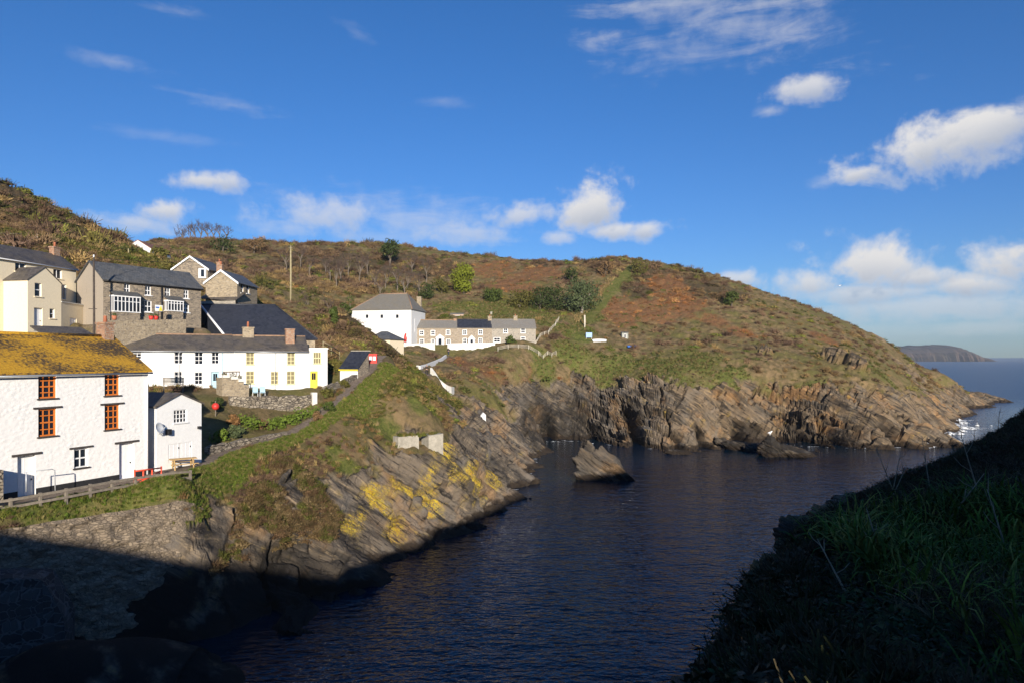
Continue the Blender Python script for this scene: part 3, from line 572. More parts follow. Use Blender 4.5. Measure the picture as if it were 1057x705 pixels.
# ------------------------------------------------------------------ buildings
def unit(A, B): L = math.hypot(B[0]-A[0], B[1]-A[1]); return ((B[0]-A[0])/L, (B[1]-A[1])/L), L
def nrm(e): return (-e[1], e[0])
def pt(A, e, u, n=0.0): return (A[0]+e[0]*u-e[1]*n, A[1]+e[1]*u+e[0]*n)
def on(A, e, px, py, n=0.0):
    """where the sight of a photo pixel meets the vertical plane through A along e (set back by n): u along it and height"""
    a = pt(A, e, 0, n); k = (px-CX)/F; u = (k*a[1]-a[0])/(e[0]-k*e[1]); return u, CZ+(HZ-py)/F*(a[1]+e[1]*u)
def wall_face(mb, A, e, L, z0, z1, holes=(), r=.2, n=0.0):
    us = sorted({0.0, L}|{q for h in holes for q in h[:2]}); zs = sorted({z0, z1}|{q for h in holes for q in h[2:4]})
    P = lambda u, z, d=0: (*pt(A, e, u, n+d), z)
    for i in range(len(us)-1):
        for j in range(len(zs)-1):
            uc, zc = (us[i]+us[i+1])/2, (zs[j]+zs[j+1])/2
            if any(h[0] < uc < h[1] and h[2] < zc < h[3] for h in holes): continue
            mb.poly([P(us[i], zs[j]), P(us[i+1], zs[j]), P(us[i+1], zs[j+1]), P(us[i], zs[j+1])])
    for a, b, c, d in holes:
        mb.poly([P(a,c), P(a,d), P(a,d,r), P(a,c,r)]); mb.poly([P(b,d), P(b,c), P(b,c,r), P(b,d,r)])
        mb.poly([P(a,d), P(b,d), P(b,d,r), P(a,d,r)]); mb.poly([P(b,c), P(a,c), P(a,c,r), P(b,c,r)])
def add_window(par, A, e, h, fmat, bars=(2,2), glass='glass', sill='lintel_slate', r=.2, n=0.0, fw=.07, lintel=None, name='window'):
    a, b, c, d = h; g = MB(); P = lambda u, z: (*pt(A, e, u, n+r-.02), z)
    g.poly([P(a,c), P(b,c), P(b,d), P(a,d)]); wo = g.build(name, M[glass], par)
    f = MB(); y0, y1 = n+r-.09, n+r-.03
    f.box(A, e, a, a+fw, y0, y1, c, d); f.box(A, e, b-fw, b, y0, y1, c, d); f.box(A, e, a+fw, b-fw, y0, y1, c, c+fw); f.box(A, e, a+fw, b-fw, y0, y1, d-fw, d)
    bw = min(fw*.45, .028) if fw < .15 else fw*.45
    for i in range(1, bars[0]): u = a+(b-a)*i/bars[0]; f.box(A, e, u-bw, u+bw, y0+.015, y1-.005, c+fw, d-fw)
    for j in range(1, bars[1]):
        z = c+(d-c)*j/bars[1]; k = 1.5 if j*2 == bars[1] else 1
        f.box(A, e, a+fw, b-fw, y0+.02-.01*k, y1-.008, z-bw*k, z+bw*k)
    f.build('frame', M[fmat], wo)
    if sill: q = MB(); q.box(A, e, a-.09, b+.09, n-.09, n+r-.10, c-.07, c+.015); q.build('sill', M[sill], wo)
    if lintel: q = MB(); q.box(A, e, a-.30, b+.30, n-.07, n+.05, d+.01, d+.12); q.build('lintel', M[lintel], wo)
    return wo
def add_door(par, A, e, h, mat, r=.25, n=0.0, lintel=None, step=True, glazed=False):
    a, b, c, d = h; m = MB(); m.box(A, e, a, b, n+r-.06, n+r, c, d); f = m
    for i in range(3): u = a+(b-a)*(i+.5)/3; f.box(A, e, u-.012, u+.012, n+r-.075, n+r-.0605, c+.05, d-.05)
    o = m.build('door', M[mat], par)
    q = MB(); q.box(A, e, b-.16, b-.10, n+r-.11, n+r-.0605, c+.95, c+1.05); q.build('handle', M['black_paint'], o)
    if glazed: q = MB(); q.box(A, e, a+.2, b-.2, n+r-.072, n+r-.0605, (c+d)/2+.1, d-.2); q.build('glazing', M['glass'], o)
    if lintel: q = MB(); q.box(A, e, a-.32, b+.32, n-.07, n+.05, d+.01, d+.14); q.build('lintel', M[lintel], o)
    return o
def gable_roof(mb, A, e, L, depth, ze, zr, over=.22, gov=.12, th=.11):
    for side in (0, 1):
        n0, n1 = (-over, depth/2) if side == 0 else (depth+over, depth/2); sl = (zr-ze)/(depth/2); z0 = ze-over*sl
        c = [(pt(A,e,-gov,n0),z0),(pt(A,e,L+gov,n0),z0),(pt(A,e,L+gov,n1),zr),(pt(A,e,-gov,n1),zr)]
        lo = [(*p, z) for p, z in c]; hi = [(*p, z+th) for p, z in c]
        if side: lo = [lo[i] for i in (1,0,3,2)]; hi = [hi[i] for i in (1,0,3,2)]
        mb.hexa(lo, hi)
def add_chimney(par, x, y, z0, z1, sx, sy, e, mat='brick', pots=1, potmat='terracotta', tall=.45):
    c = MB(); A = (x, y); c.box(A, e, -sx/2, sx/2, -sy/2, sy/2, z0, z1-.14); c.box(A, e, -sx/2-.06, sx/2+.06, -sy/2-.06, sy/2+.06, z1-.139, z1); o = c.build('chimney', M[mat], par)
    for i in range(pots):
        u = (i-(pots-1)/2)*.4; p = pt(A, e, u); q = MB(); q.tube([(*p, z1), (*p, z1+tall*.9), (*p, z1+tall)], [.14, .11, .13]); q.build('chimney_pot', M[potmat], o)
    return o
def shell(par, A, e, L, depth, zb, ze, zr, wmat, holes, r=.2, gable='sides', found=1.6, side_holes=()):
    """four walls with gables, openings cut through the front"""
    mb = MB(); wall_face(mb, A, e, L, zb-found, ze, holes, r)
    nb = (e[0], e[1]); n = nrm(e); B = pt(A, e, L); C = pt(A, e, L, depth); D = pt(A, e, 0, depth)
    wall_face(mb, B, n, depth, zb-found, ze, side_holes, r); wall_face(mb, C, (-e[0],-e[1]), L, zb-found, ze); wall_face(mb, D, (-n[0],-n[1]), depth, zb-found, ze)
    if gable == 'sides':
        for u, o in ((0, 1), (L, 0)):
            t = [(*pt(A,e,u,0),ze),(*pt(A,e,u,depth),ze),(*pt(A,e,u,depth/2),zr)]; mb.poly(t[::-1] if o else t)
    elif gable == 'front':
        mb.poly([(*A,ze),(*B,ze),(*pt(A,e,L/2),zr)]); mb.poly([(*C,ze),(*D,ze),(*pt(A,e,L/2,depth),zr)])
    return mb.build('wall', M[wmat], par)
def hole(A, e, q, n=0.0):
    u0, zt = on(A, e, q[0], q[1], n); u1, zb_ = on(A, e, q[2], q[3], n); uc = (q[0]+q[2])/2
    zt = on(A, e, uc, q[1], n)[1]; zb_ = on(A, e, uc, q[3], n)[1]; return (u0, u1, zb_, zt)
def base_of(A, e, L, depth, zb): return (*pt(A, e, L/2, depth/2), zb)

# the white house on the lane: lichen roof, orange sashes
A, e, L = HA0, unit(HA0, HA1)[0], 11.2
h_a = thing('white_house', base_of(A,e,L,7,8.75), 'whitewashed stone house with orange window frames under a golden lichen roof, on the lane', 'house')
OW = [(39.5,386.5,58.5,411),(108,385.5,123.5,408),(39.5,421.5,58.5,450),(108,417.5,123.5,443)]
hw = [hole(A,e,q) for q in OW]; hs = hole(A,e,(76.5,462.5,91,482.5)); d1 = hole(A,e,(18,470,37,506)); d2 = hole(A,e,(123,457,138.5,491))
d1 = (d1[0],d1[1],8.75,d1[3]); d2 = (d2[0],d2[1],8.85,d2[3])
shell(h_a, A, e, L, 7.4, 8.75, 16.15, 18.4, 'white_rubble', hw+[hs,d1,d2], r=.3)
for i, q in enumerate(hw): add_window(h_a, A, e, q, 'orange_paint', (3,4), r=.2, fw=.10, lintel='lintel_slate' if i > 1 else None)
add_window(h_a, A, e, hs, 'white_paint', (2,2), r=.2, fw=.09, lintel='lintel_slate')
add_door(h_a, A, e, d1, 'white_paint', r=.3, lintel='lintel_slate'); add_door(h_a, A, e, d2, 'white_paint', r=.3, lintel='lintel_slate')
q = MB(); gable_roof(q, A, e, L, 7.4, 16.15, 18.4, .25, .15); rf = q.build('roof', M['lichen_slate'], h_a)
q = MB(); q.tube([(*pt(A,e,-.1,3.7),18.5),(*pt(A,e,L+.1,3.7),18.5)], .13); q.build('ridge_tiles', M['lichen_slate'], rf)
q = MB()
for u0, u1 in ((0,d1[0]),(d1[1],d2[0]),(d2[1],L)): q.box(A, e, u0, u1, -.025, 0, 8.2, 9.2)
q.build('plinth', M['plinth_black'], h_a)
q = MB(); q.tube([(*pt(A,e,-.1,-.32),15.93),(*pt(A,e,L+.1,-.32),15.93)], .06); g = q.build('gutter', M['grey_metal'], h_a)
q = MB(); q.tube([(*pt(A,e,L-.15,-.32),15.9),(*pt(A,e,L-.15,-.1),15.4),(*pt(A,e,L-.15,-.1),8.9)], .06); q.build('drainpipe', M['white_paint'], h_a)
add_chimney(h_a, *pt(A,e,L-.55,3.7), 17.8, 19.5, .7, .9, e, 'brick', 1)

# small gabled outhouse behind it
A, (e, L) = SH0, unit(SH0, SH1); D = 4.5
h_s = thing('outhouse', base_of(A,e,L,D,9.3), 'small white gabled outhouse with a satellite dish and double doors, standing beyond the lane end', 'outhouse')
ws = hole(A,e,(179.5,422.5,193,436)); dd = hole(A,e,(174,457,198,478)); dd = (dd[0],dd[1],9.35,dd[3])
zpk = CZ+(HZ-406.5)/F*(pt(A,e,L/2)[1])
zse = CZ+(HZ-418)/F*pt(A,e,L/2)[1]; shell(h_s, A, e, L, D, 9.3, zse, zpk, 'white_wash', [ws, dd], r=.15, gable='front')
add_window(h_s, A, e, ws, 'white_paint', (4,3), sill='white_paint', r=.15, fw=.06)
mid = (dd[0]+dd[1])/2
for a_, b_ in ((dd[0], mid-.03), (mid+.03, dd[1])): add_door(h_s, A, e, (a_, b_, dd[2], dd[3]), 'white_paint', r=.1)
q = MB(); gable_roof(q, pt(A,e,L), nrm(e), D, L, zse, zpk, .18, .12); q.build('roof', M['brown_slate'], h_s)
q = MB(); q.box(A, e, L-.4, L-.2, -.22, 0, zse-1.9, zse-1.7); q.build('lamp', M['black_paint'], h_s)
dish = thing('satellite_dish', (*pt(A,e,.3,-.4),zse-1.6), 'grey satellite dish on a bracket at the outhouse corner', 'satellite dish')
q = MB(); c0 = Vector((*pt(A,e,-.12,-.5),zse-1.45)); ax = Vector((.93,-.22,.28)).normalized(); a1 = ax.orthogonal().normalized(); a2 = ax.cross(a1)
vs = [c0-ax*.14]; fs = []
for i in range(1, 5):
    for j in range(18): vs.append(c0+ax*(-.14+.14*(i/4)**2)+(a1*math.cos(j*math.pi/9)*.9+a2*math.sin(j*math.pi/9)*1.0)*.42*i/4)
for j in range(18): fs.append([0, 1+j, 1+(j+1)%18])
for i in range(3):
    for j in range(18): fs.append([1+i*18+j, 1+(i+1)*18+j, 1+(i+1)*18+(j+1)%18, 1+i*18+(j+1)%18])
q.add(vs, fs, True); do = q.build('reflector', M['galvanised'], dish); so_ = do.modifiers.new('thickness', 'SOLIDIFY'); so_.thickness = .02
q = MB(); q.tube([c0-ax*.1-Vector((0,0,.45)), c0+ax*.5], .02); q.build('feed_arm', M['grey_metal'], dish)
q = MB(); q.tube([(*pt(A,e,.35,.0),zse-2.0),(*pt(A,e,.1,-.35),zse-1.95), c0-ax*.14], .03); q.build('bracket', M['grey_metal'], dish)
q = MB(); q.box(A, e, .75, 1.0, -.35, -.0, zse-2.05, zse-1.65)
tag(q.build('wall_lantern', M['black_paint'], None), 'black lantern fixed to the outhouse gable beside the satellite dish', 'lantern')

# the white terrace: two cottages under one slate roofline
A, (e, L) = RW0, unit(RW0, RW1); D = 5.6; us = on(A,e,241,380)[0]; ux = on(A,e,319,380)[0]
def zf(py, px=230): return CZ+(HZ-py)/F*(on(A,e,px,py)[0]*e[1]+A[1])
t1 = thing('white_cottage', base_of(A,e,us,D,13.35), 'white terraced cottage with dark casements, a pale blue door and a brown slate roof', 'cottage', 'white terraced cottages above the lane')
up = [hole(A,e,q) for q in [(137,361.8,146,370.5),(180,363,188.5,375.5),(201,363.5,209.5,376),(218.5,363.5,226,375.5)]]; lw = [hole(A,e,q) for q in [(180,383.5,188,396),(201,384,209,396.5)]]
bd = hole(A,e,(218,383.5,226.5,404)); bd = (bd[0],bd[1],13.4,bd[3])
shell(t1, A, e, us, D, 13.35, 17.75, 19.35, 'white_render', up+lw+[bd])
for q in up+lw: add_window(t1, A, e, q, 'white_paint', (2,3), sill='white_paint', fw=.05)
add_door(t1, A, e, bd, 'blue_paint', glazed=True)
q = MB(); gable_roof(q, A, e, us, D, 17.75, 19.35, .2, 0.0); r1 = q.build('roof', M['brown_slate'], t1)
q = MB(); q.tube([(*pt(A,e,0,D/2),19.47),(*pt(A,e,us,D/2),19.47)], .1); q.build('ridge_tiles', M['ridge_tile'], r1)
uq = on(A,e,147,340,D/2)[0]; add_chimney(t1, *pt(A,e,uq,D/2), 18.9, 20.25, .9, .7, e, 'brick', 0)
q = MB(); q.tube([(*pt(A,e,us-1.1,-.06),17.5),(*pt(A,e,us-1.1,-.06),13.4)], .04); q.build('drainpipe', M['blue_paint'], t1)
A2 = pt(A,e,us); L2 = ux-us; L3 = L-us
t2 = thing('white_cottage', base_of(A2,e,L2,D,13.35), 'white terraced cottage with yellow window frames and a yellow door, two stone chimneys', 'cottage', 'white terraced cottages above the lane')
up = [hole(A2,e,q) for q in [(254,364,262.5,376.5),(296.5,364,304.5,376.5)]]; lw = [hole(A2,e,q) for q in [(254,383,262.5,396),(279.5,383.5,287.5,396.5),(296,383,304.5,396.5)]]
shell(t2, A2, e, L2, D, 13.35, 17.75, 19.3, 'white_render', up+lw)
for q in up+lw: add_window(t2, A2, e, q, 'pale_yellow_paint', (2,3), sill='pale_yellow_paint', glass='curtain', fw=.065)
q = MB(); gable_roof(q, A2, e, L2, D, 17.75, 19.3, .2, .0); r2 = q.build('roof', M['brown_slate'], t2)
q = MB(); q.tube([(*pt(A2,e,.05,D/2),19.42),(*pt(A2,e,L2,D/2),19.42)], .1); q.build('ridge_tiles', M['ridge_tile'], r2)
uq = on(A2,e,256,340,D/2)[0]; add_chimney(t2, *pt(A2,e,uq,D/2), 18.9, 20.35, 1.15, .8, e, 'warm_stone', 1, 'terracotta', .6)
uq = on(A2,e,299,345,D/2-1.2)[0]; add_chimney(t2, *pt(A2,e,uq,D/2-1.2), 18.2, 20.2, .95, .8, e, 'brick', 0)
# flat roofed end of that cottage, a part of it
A3 = pt(A2,e,L2); zt = 17.95; eh = hole(A3,e,(323.5,363.5,331.5,375.5)); yd = hole(A3,e,(319.8,383,324,403)); yd = (max(yd[0],.12),max(yd[1],.95),13.4,yd[3])
q = MB(); wall_face(q, A3, e, L3-L2, 11.8, zt, [eh,yd]); n_ = nrm(e); wall_face(q, pt(A3,e,L3-L2), n_, D, 11.8, zt); wall_face(q, pt(A3,e,L3-L2,D), (-e[0],-e[1]), L3-L2, 11.8, zt); wall_face(q, pt(A3,e,0,D), (-n_[0],-n_[1]), D, 11.8, zt)
q.poly([(*pt(A3,e,0,0),zt),(*pt(A3,e,L3-L2,0),zt),(*pt(A3,e,L3-L2,D),zt),(*pt(A3,e,0,D),zt)]); ext = q.build('extension', M['white_render'], t2)
add_window(t2, A3, e, eh, 'pale_yellow_paint', (3,2), sill='pale_yellow_paint', glass='curtain', fw=.065); add_door(t2, A3, e, yd, 'yellow_paint', glazed=True)
q = MB(); q.box(A3, e, .0, L3-L2+.08, -.08, D, zt+.003, zt+.12); q.build('parapet', M['white_paint'], ext)

for t_, A_, L_, pp in ((t1, A, us, (2.2, 7.5)), (t2, A2, L2, (4.2,))):
    q = MB(); q.tube([(*pt(A_,e,.03,-.26),17.62),(*pt(A_,e,L_-.03,-.26),17.6)], .055, 6); q.build('gutter', M['grey_metal'], t_)
    for u_ in pp: q = MB(); q.tube([(*pt(A_,e,u_,-.26),17.58),(*pt(A_,e,u_,-.06),17.3),(*pt(A_,e,u_,-.06),13.3)], .035, 6); q.build('drainpipe', M['galvanised'], t_)
# the big hipped slate roof behind the terrace
ze = 19.2; FL, FR = (-32.7,78.3), (-23.4,82.2); BRr, BL = (-27.5,92), (-41.0,87.0); R0 = (*WX(206.5,84.2),23.5); R1 = (*WX(284,86.3),23.6)
h_b = thing('slate_house', (-32,85,15), 'house under a broad blue-black hipped slate roof, its ridge behind the white terrace', 'house')
q = MB(); f3 = lambda p, z=ze: (*p, z)
q.poly([f3(FL),f3(FR),R1,R0]); q.poly([f3(FR),f3(BRr),R1]); q.poly([f3(BRr),f3(BL),R0,R1]); q.poly([f3(BL),f3(FL),R0])
rb = q.build('roof', M['dark_slate'], h_b); md = rb.modifiers.new('thickness', 'SOLIDIFY'); md.thickness = .14
q = MB(); q.tube([R0, Vector(f3(FL))], .13, 6); q.build('hip_flashing', M['white_paint'], rb)
q = MB(); q.tube([R0, R1], .11); q.tube([R1, f3(FR)], .08); q.build('ridge_tiles', M['dark_slate'], rb)
q = MB(); cs = [FL, FR, BRr, BL]; cen = np.mean(cs, 0); cs = [tuple(cen+(np.array(c)-cen)*.955) for c in cs]
for i in range(4):
    a_, b_ = cs[i], cs[(i+1)%4]; ee, ll = unit(a_, b_); hl = []
    if i == 0: hl = [(ll-2.6, ll-1.2, 17.2, 18.9)]
    wall_face(q, a_, ee, ll, 13.0, ze, hl)
    if hl: hwin = (a_, ee, hl[0])
q.build('wall', M['warm_stone'], h_b); add_window(h_b, hwin[0], hwin[1], hwin[2], 'black_paint', (2,3))

# cream house up the slope: long block with a gabled wing and a flat extension
Aw, Bw = WX(28.6,64), WX(63.2,67.7); e, L = unit(Aw, Bw); D = 2.7
h_c = thing('cream_house', base_of(Aw,e,L,D,19.5), 'cream rendered house with a gabled wing and flat extension, above the lichen roof', 'house')
zpk = CZ+(HZ-277)/F*66
w1 = hole(Aw,e,(35.8,292.5,43,306.5)); w2 = hole(Aw,e,(51.3,319,56.5,329)); dc = hole(Aw,e,(35.2,318,44,343)); dc = (dc[0],dc[1],19.5,dc[3])
Bm = pt(Aw,e,0,D); mains = -5.2; um = on(Bm,e,78.5,290)[0]; Am = pt(Bm,e,mains); Lm = um-mains; Dm = 4.4
shell(h_c, Aw, e, L, D+1.5, 19.5, 24.25, zpk, 'cream_render', [w1,w2,dc], gable='front')
for q_, br in ((w1,(1,2)),(w2,(1,2))): add_window(h_c, Aw, e, q_, 'white_paint', br, sill='cream_render', fw=.06)
add_door(h_c, Aw, e, dc, 'white_paint')
q = MB(); gable_roof(q, pt(Aw,e,L), nrm(e), D+1.4, L, 24.25, zpk, .08, .05); q.build('wing_roof', M['brown_slate'], h_c)
m1 = hole(Am,e,(15.6,271.5,27,281)); m2 = hole(Am,e,(55,278,64,288)); m3 = hole(Am,e,(63.6,294,68.5,309.5))
shell(h_c, Am, e, Lm, Dm, 19.5, 26.4, 27.9, 'cream_render', [m1,m2,m3])
for q_ in (m1,m2,m3): add_window(h_c, Am, e, q_, 'white_paint', (2,1), sill='cream_render', fw=.06)
q = MB(); gable_roof(q, Am, e, Lm, Dm, 26.4, 27.9, .18, .1); q.build('roof', M['brown_slate'], h_c)
q = MB(); q.tube([(*pt(Am,e,-.1,-.22),26.25),(*pt(Am,e,Lm+.1,-.22),26.25)], .06); q.build('gutter', M['white_paint'], h_c)
uq = on(Am,e,56.5,258,Dm/2)[0]; add_chimney(h_c, *pt(Am,e,uq,Dm/2), 27.4, 28.75, .8, .6, e, 'brick', 1, 'terracotta', .5)
Ae = Bw; Be = WX(102.7,75.2); ee, Le = unit(Ae, Be); zt = 22.45; ed = hole(Ae,ee,(72,328.5,79,337.5))
q = MB(); wall_face(q, Ae, ee, Le, 18.0, zt, [ed]); n_ = nrm(ee); wall_face(q, pt(Ae,ee,Le), n_, 2.4, 18, zt); q.poly([(*pt(Ae,ee,0,0),zt),(*pt(Ae,ee,Le,0),zt),(*pt(Ae,ee,Le,2.4),zt),(*pt(Ae,ee,0,2.4),zt)]); wall_face(q, pt(Ae,ee,Le,2.4), (-ee[0],-ee[1]), Le, 18, zt)
ex_ = q.build('extension', M['cream_render'], h_c); add_door(h_c, Ae, ee, ed, 'white_paint', r=.12)
q = MB(); q.box(Ae, ee, 0, Le+.06, -.06, 2.4, zt+.003, zt+.1); q.build('coping', M['white_concrete'], ex_)

# long stone house with bay windows
A, (e, L) = ST0, unit(ST0, ST1); D = 4.9
h_t = thing('stone_house', base_of(A,e,L,D,20.4), 'long grey stone house with white bay windows, slate roof and a tan rendered gable', 'house')
up = [hole(A,e,q) for q in [(128.2,293,134.5,303.5),(149.8,295.3,156.2,305.3),(170.3,297.2,176,306.8),(189.5,299.4,195,308.6)]]; lw = [hole(A,e,q) for q in [(149.2,310.5,157,322.5),(189,314,195.5,323)]]
shell(h_t, A, e, L, D, 20.4, 25.05, 26.95, 'grey_stone', up+lw)
for q in up+lw: add_window(h_t, A, e, q, 'white_paint', (2,2), sill='white_paint', fw=.09)
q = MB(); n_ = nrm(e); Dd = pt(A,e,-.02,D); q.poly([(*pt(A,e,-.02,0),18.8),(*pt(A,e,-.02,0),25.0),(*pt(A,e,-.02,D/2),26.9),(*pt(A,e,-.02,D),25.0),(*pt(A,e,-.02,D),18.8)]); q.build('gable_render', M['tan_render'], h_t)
q = MB(); gable_roof(q, A, e, L, D, 25.05, 26.95, .22, .2); r_ = q.build('roof', M['grey_slate'], h_t)
q = MB(); q.tube([(*pt(A,e,-.2,-.25),24.86),(*pt(A,e,L+.1,-.25),24.86)], .07); q.build('gutter', M['black_paint'], h_t)
q = MB(); uq = on(A,e,166.3,300)[0]; q.tube([(*pt(A,e,uq,-.1),24.9),(*pt(A,e,uq,-.1),20.4)], .09); q.build('drainpipe', M['black_paint'], h_t)
def bay(px0, px1, pyt, pyb, nx, base_mat):
    u0, zt = on(A,e,px0,pyt); u1, _ = on(A,e,px1,pyt); zt = CZ+(HZ-pyt)/F*pt(A,e,(u0+u1)/2)[1]; zb = CZ+(HZ-pyb)/F*pt(A,e,(u0+u1)/2)[1]; p = .75
    q = MB(); q.box(A, e, u0+.04, u1-.04, -p+.06, -.001, 20.0, zb); q.build('bay_wall', M[base_mat], h_t)
    q = MB(); q.box(A, e, u0+.07, u1-.07, -p+.05, -.001, zb+.003, zt-.003); g = q.build('bay_window', M['glass'], h_t)
    q = MB(); w = .07
    for i in range(nx+1): u = u0+.02+(u1-u0-.04-w)*i/nx; q.box(A, e, u, u+w, -p, -p+.06, zb, zt)
    for i in range(1, 3):
        for u in (u0, u1-.06): q.box(A, e, u, u+.06, -p+.12+i*.2, -p+.18+i*.2, zb, zt)
    q.box(A, e, u0, u1, -p-.02, 0, zb-.09, zb-.003); q.box(A, e, u0, u1, -p-.02, 0, zt+.003, zt+.16); q.box(A, e, u0+.09, u1-.09, -p+.01, -p+.04, (zt+zb)/2+.25, (zt+zb)/2+.31)
    q.build('frame', M['white_paint'], g)
    q = MB(); c = [(pt(A,e,u0-.1,-p-.12),zt+.165),(pt(A,e,u1+.1,-p-.12),zt+.165),(pt(A,e,u1+.1,-.003),zt+.6),(pt(A,e,u0-.1,-.003),zt+.6)]
    q.hexa([(*p_,z) for p_, z in c], [(*p_,z+.06) for p_, z in c]); q.build('bay_roof', M['grey_slate'], g)
bay(113,141,307.5,322,7,'grey_stone'); bay(169,185.5,312,321,5,'grey_stone')

# stone house with two white-edged gables
Pf, Pb = WX(244.8,88), WX(265.5,94.5); e, L = unit(Pf, Pb); wd = 4.1
h_g = thing('gabled_house', (*pt(Pf,e,L/2,wd/2),24), 'tan stone house with two white bargeboard gables, highest on the slope', 'house')
zp1, ze1 = 28.15, 26.65
s1 = [hole(Pf,e,q) for q in [(248.5,293,251.8,303),(254.3,294,257.6,303.5)]]
shell(h_g, Pf, e, L, wd, 24.2, ze1, zp1, 'warm_stone', s1)
q = MB(); q.poly([(*pt(Pf,e,0,-.02),22.6),(*pt(Pf,e,L,-.02),22.6),(*pt(Pf,e,L,-.02),24.2),(*pt(Pf,e,0,-.02),24.2)]); q.build('side_plinth', M['grey_stone'], h_g)
for q in s1: add_window(h_g, Pf, e, q, 'white_paint', (1,2), sill='white_paint', fw=.06)
q = MB(); gable_roof(q, Pf, e, L, wd, ze1, zp1, .2, .2); q.build('roof', M['grey_slate'], h_g)
def barge(A_, e_, wd_, ze_, zp_, par):
    q = MB(); u = -.24; w = .2; s = (zp_-ze_)/(wd_/2)
    for n0, n1 in ((-.25, wd_/2), (wd_+.25, wd_/2)):
        c = [(pt(A_,e_,u,n0),ze_-.25*s),(pt(A_,e_,u+.05,n0),ze_-.25*s),(pt(A_,e_,u+.05,n1),zp_),(pt(A_,e_,u,n1),zp_)]
        lo = [(*p, z-.12) for p, z in c]; hi = [(*p, z+.15) for p, z in c]
        if n0 > 1: lo, hi = [lo[i] for i in (1,0,3,2)], [hi[i] for i in (1,0,3,2)]
        q.hexa(lo, hi)
    q.build('bargeboard', M['white_paint'], par)
barge(Pf, e, wd, ze1, zp1, h_g)
P2f = WX(214.5,97); wd2 = 5.0; L2_ = 7.0; zp2 = 17+(369-265.5)/705*97.2; ze2 = zp2-1.75
shell(h_g, P2f, e, L2_, wd2, 24.5, ze2, zp2, 'grey_stone', [])
q = MB(); gable_roof(q, P2f, e, L2_, wd2, ze2, zp2, .2, .2); q.build('roof', M['grey_slate'], h_g); barge(P2f, e, wd2, ze2, zp2, h_g)
# window in the rear gable (faces the viewer)
gA, gE = pt(P2f,e,-.02,wd2), (e[1]*1.0, -e[0]*1.0); gh = hole(gA,gE,(205.3,277.5,213,287.5))
q = MB(); q.box(gA, gE, gh[0], gh[1], -.12, 0, gh[2], gh[3]); q.build('gable_window', M['white_paint'], h_g); q = MB(); q.box(gA, gE, gh[0]+.35, gh[1]-.25, -.14, -.121, gh[2]+.2, gh[3]-.15); q.build('window', M['glass'], h_g)
for px_, d_ in ((226.5,99),(228,95)): x_, y_ = WX(px_, d_); add_chimney(h_g, x_, y_, 27.5, CZ+(HZ-271)/F*d_-(.0 if d_ > 97 else .35), .6, .6, e, 'brick', 1)
q = MB(); a_, b_ = WX(206,88), WX(243,87); e_, l_ = unit(a_, b_); c = [(a_,24.55),(b_,24.2),(pt(a_,e_,l_,2.4),25.4),(pt(a_,e_,0,2.4),25.75)]
q.hexa([(*p,z) for p,z in c],[(*p,z+.1) for p,z in c]); q.build('lean_to_roof', M['brown_slate'], h_g)
q = MB(); wall_face(q, a_, e_, l_, 23.5, 24.2); q.build('lean_to_wall', M['pale_stone'], h_g)

# little slate shed beside the path, yellow eaves board
A, B = WX(351,82.8), WX(369.4,82.0); e, L = unit(A, B); D = 2.5; zb = 14.2; z0, z1 = 15.65, 17.65
s_s = thing('slate_shed', base_of(A,e,L,D,zb), 'small white-fronted shed with yellow eaves board and dark slate slope beside the cliff path', 'shed')
q = MB(); wall_face(q, A, e, L, zb-1.2, z0); q.build('front_wall', M['white_render'], s_s)
q = MB(); n_ = nrm(e)
for u, o in ((0,1),(L,0)):
    p = [(*pt(A,e,u,0),zb-1.2),(*pt(A,e,u,D),zb-1.2),(*pt(A,e,u,D),z1),(*pt(A,e,u,0),z0)]; q.poly(p[::-1] if o else p)
wall_face(q, pt(A,e,L,D), (-e[0],-e[1]), L, zb-1.2, z1); q.build('wall', M['grey_stone'], s_s)
q = MB(); c = [(pt(A,e,-.1,-.15),z0-.1),(pt(A,e,L+.1,-.15),z0-.1),(pt(A,e,L+.1,D+.1),z1+.08),(pt(A,e,-.1,D+.1),z1+.08)]; q.hexa([(*p,z) for p,z in c],[(*p,z+.1) for p,z in c]); rs = q.build('roof', M['dark_slate'], s_s)
q = MB(); q.box(A, e, -.1, L+.1, -.2, -.152, z0-.2, z0-.06); q.build('eaves_board', M['yellow_paint'], s_s)
q = MB(); q.box(A, e, -.12, L+.12, D+.08, D+.22, z1+.09, z1+.22); q.build('ridge_board', M['fence_white'], rs)

# big white hall with hipped roof
A, (e, L) = BWH0, unit(BWH0, BWH1); D = 10.2; ze = CZ+(HZ-319)/F*152; zr = CZ+(HZ-304.8)/F*157+.4; zb = 19.5
h_w = thing('white_hall', base_of(A,e,L,D,zb), 'tall plain white hall with a hipped slate roof and three tiny openings', 'hall')
hl = [hole(A,e,(p-1.4,325,p+1.4,328.6)) for p in (378.8,394,410)]
shell(h_w, A, e, L, D, zb, ze, zr, 'white_render', hl, gable=None, r=.35)
for q in hl: add_window(h_w, A, e, q, 'black_paint', (1,1), sill=None, r=.3, fw=.03)
o_ = .3; c = [(*pt(A,e,-o_,-o_),ze-.1),(*pt(A,e,L+o_,-o_),ze-.1),(*pt(A,e,L+o_,D+o_),ze-.1),(*pt(A,e,-o_,D+o_),ze-.1)]; r0 = (*pt(A,e,4.6,D/2),zr); r1_ = (*pt(A,e,L-2.6,D/2),zr)
q = MB(); q.poly([c[0],c[1],r1_,r0]); q.poly([c[1],c[2],r1_]); q.poly([c[2],c[3],r0,r1_]); q.poly([c[3],c[0],r0]); rw = q.build('roof', M['pale_slate'], h_w); md = rw.modifiers.new('thickness','SOLIDIFY'); md.thickness = .14
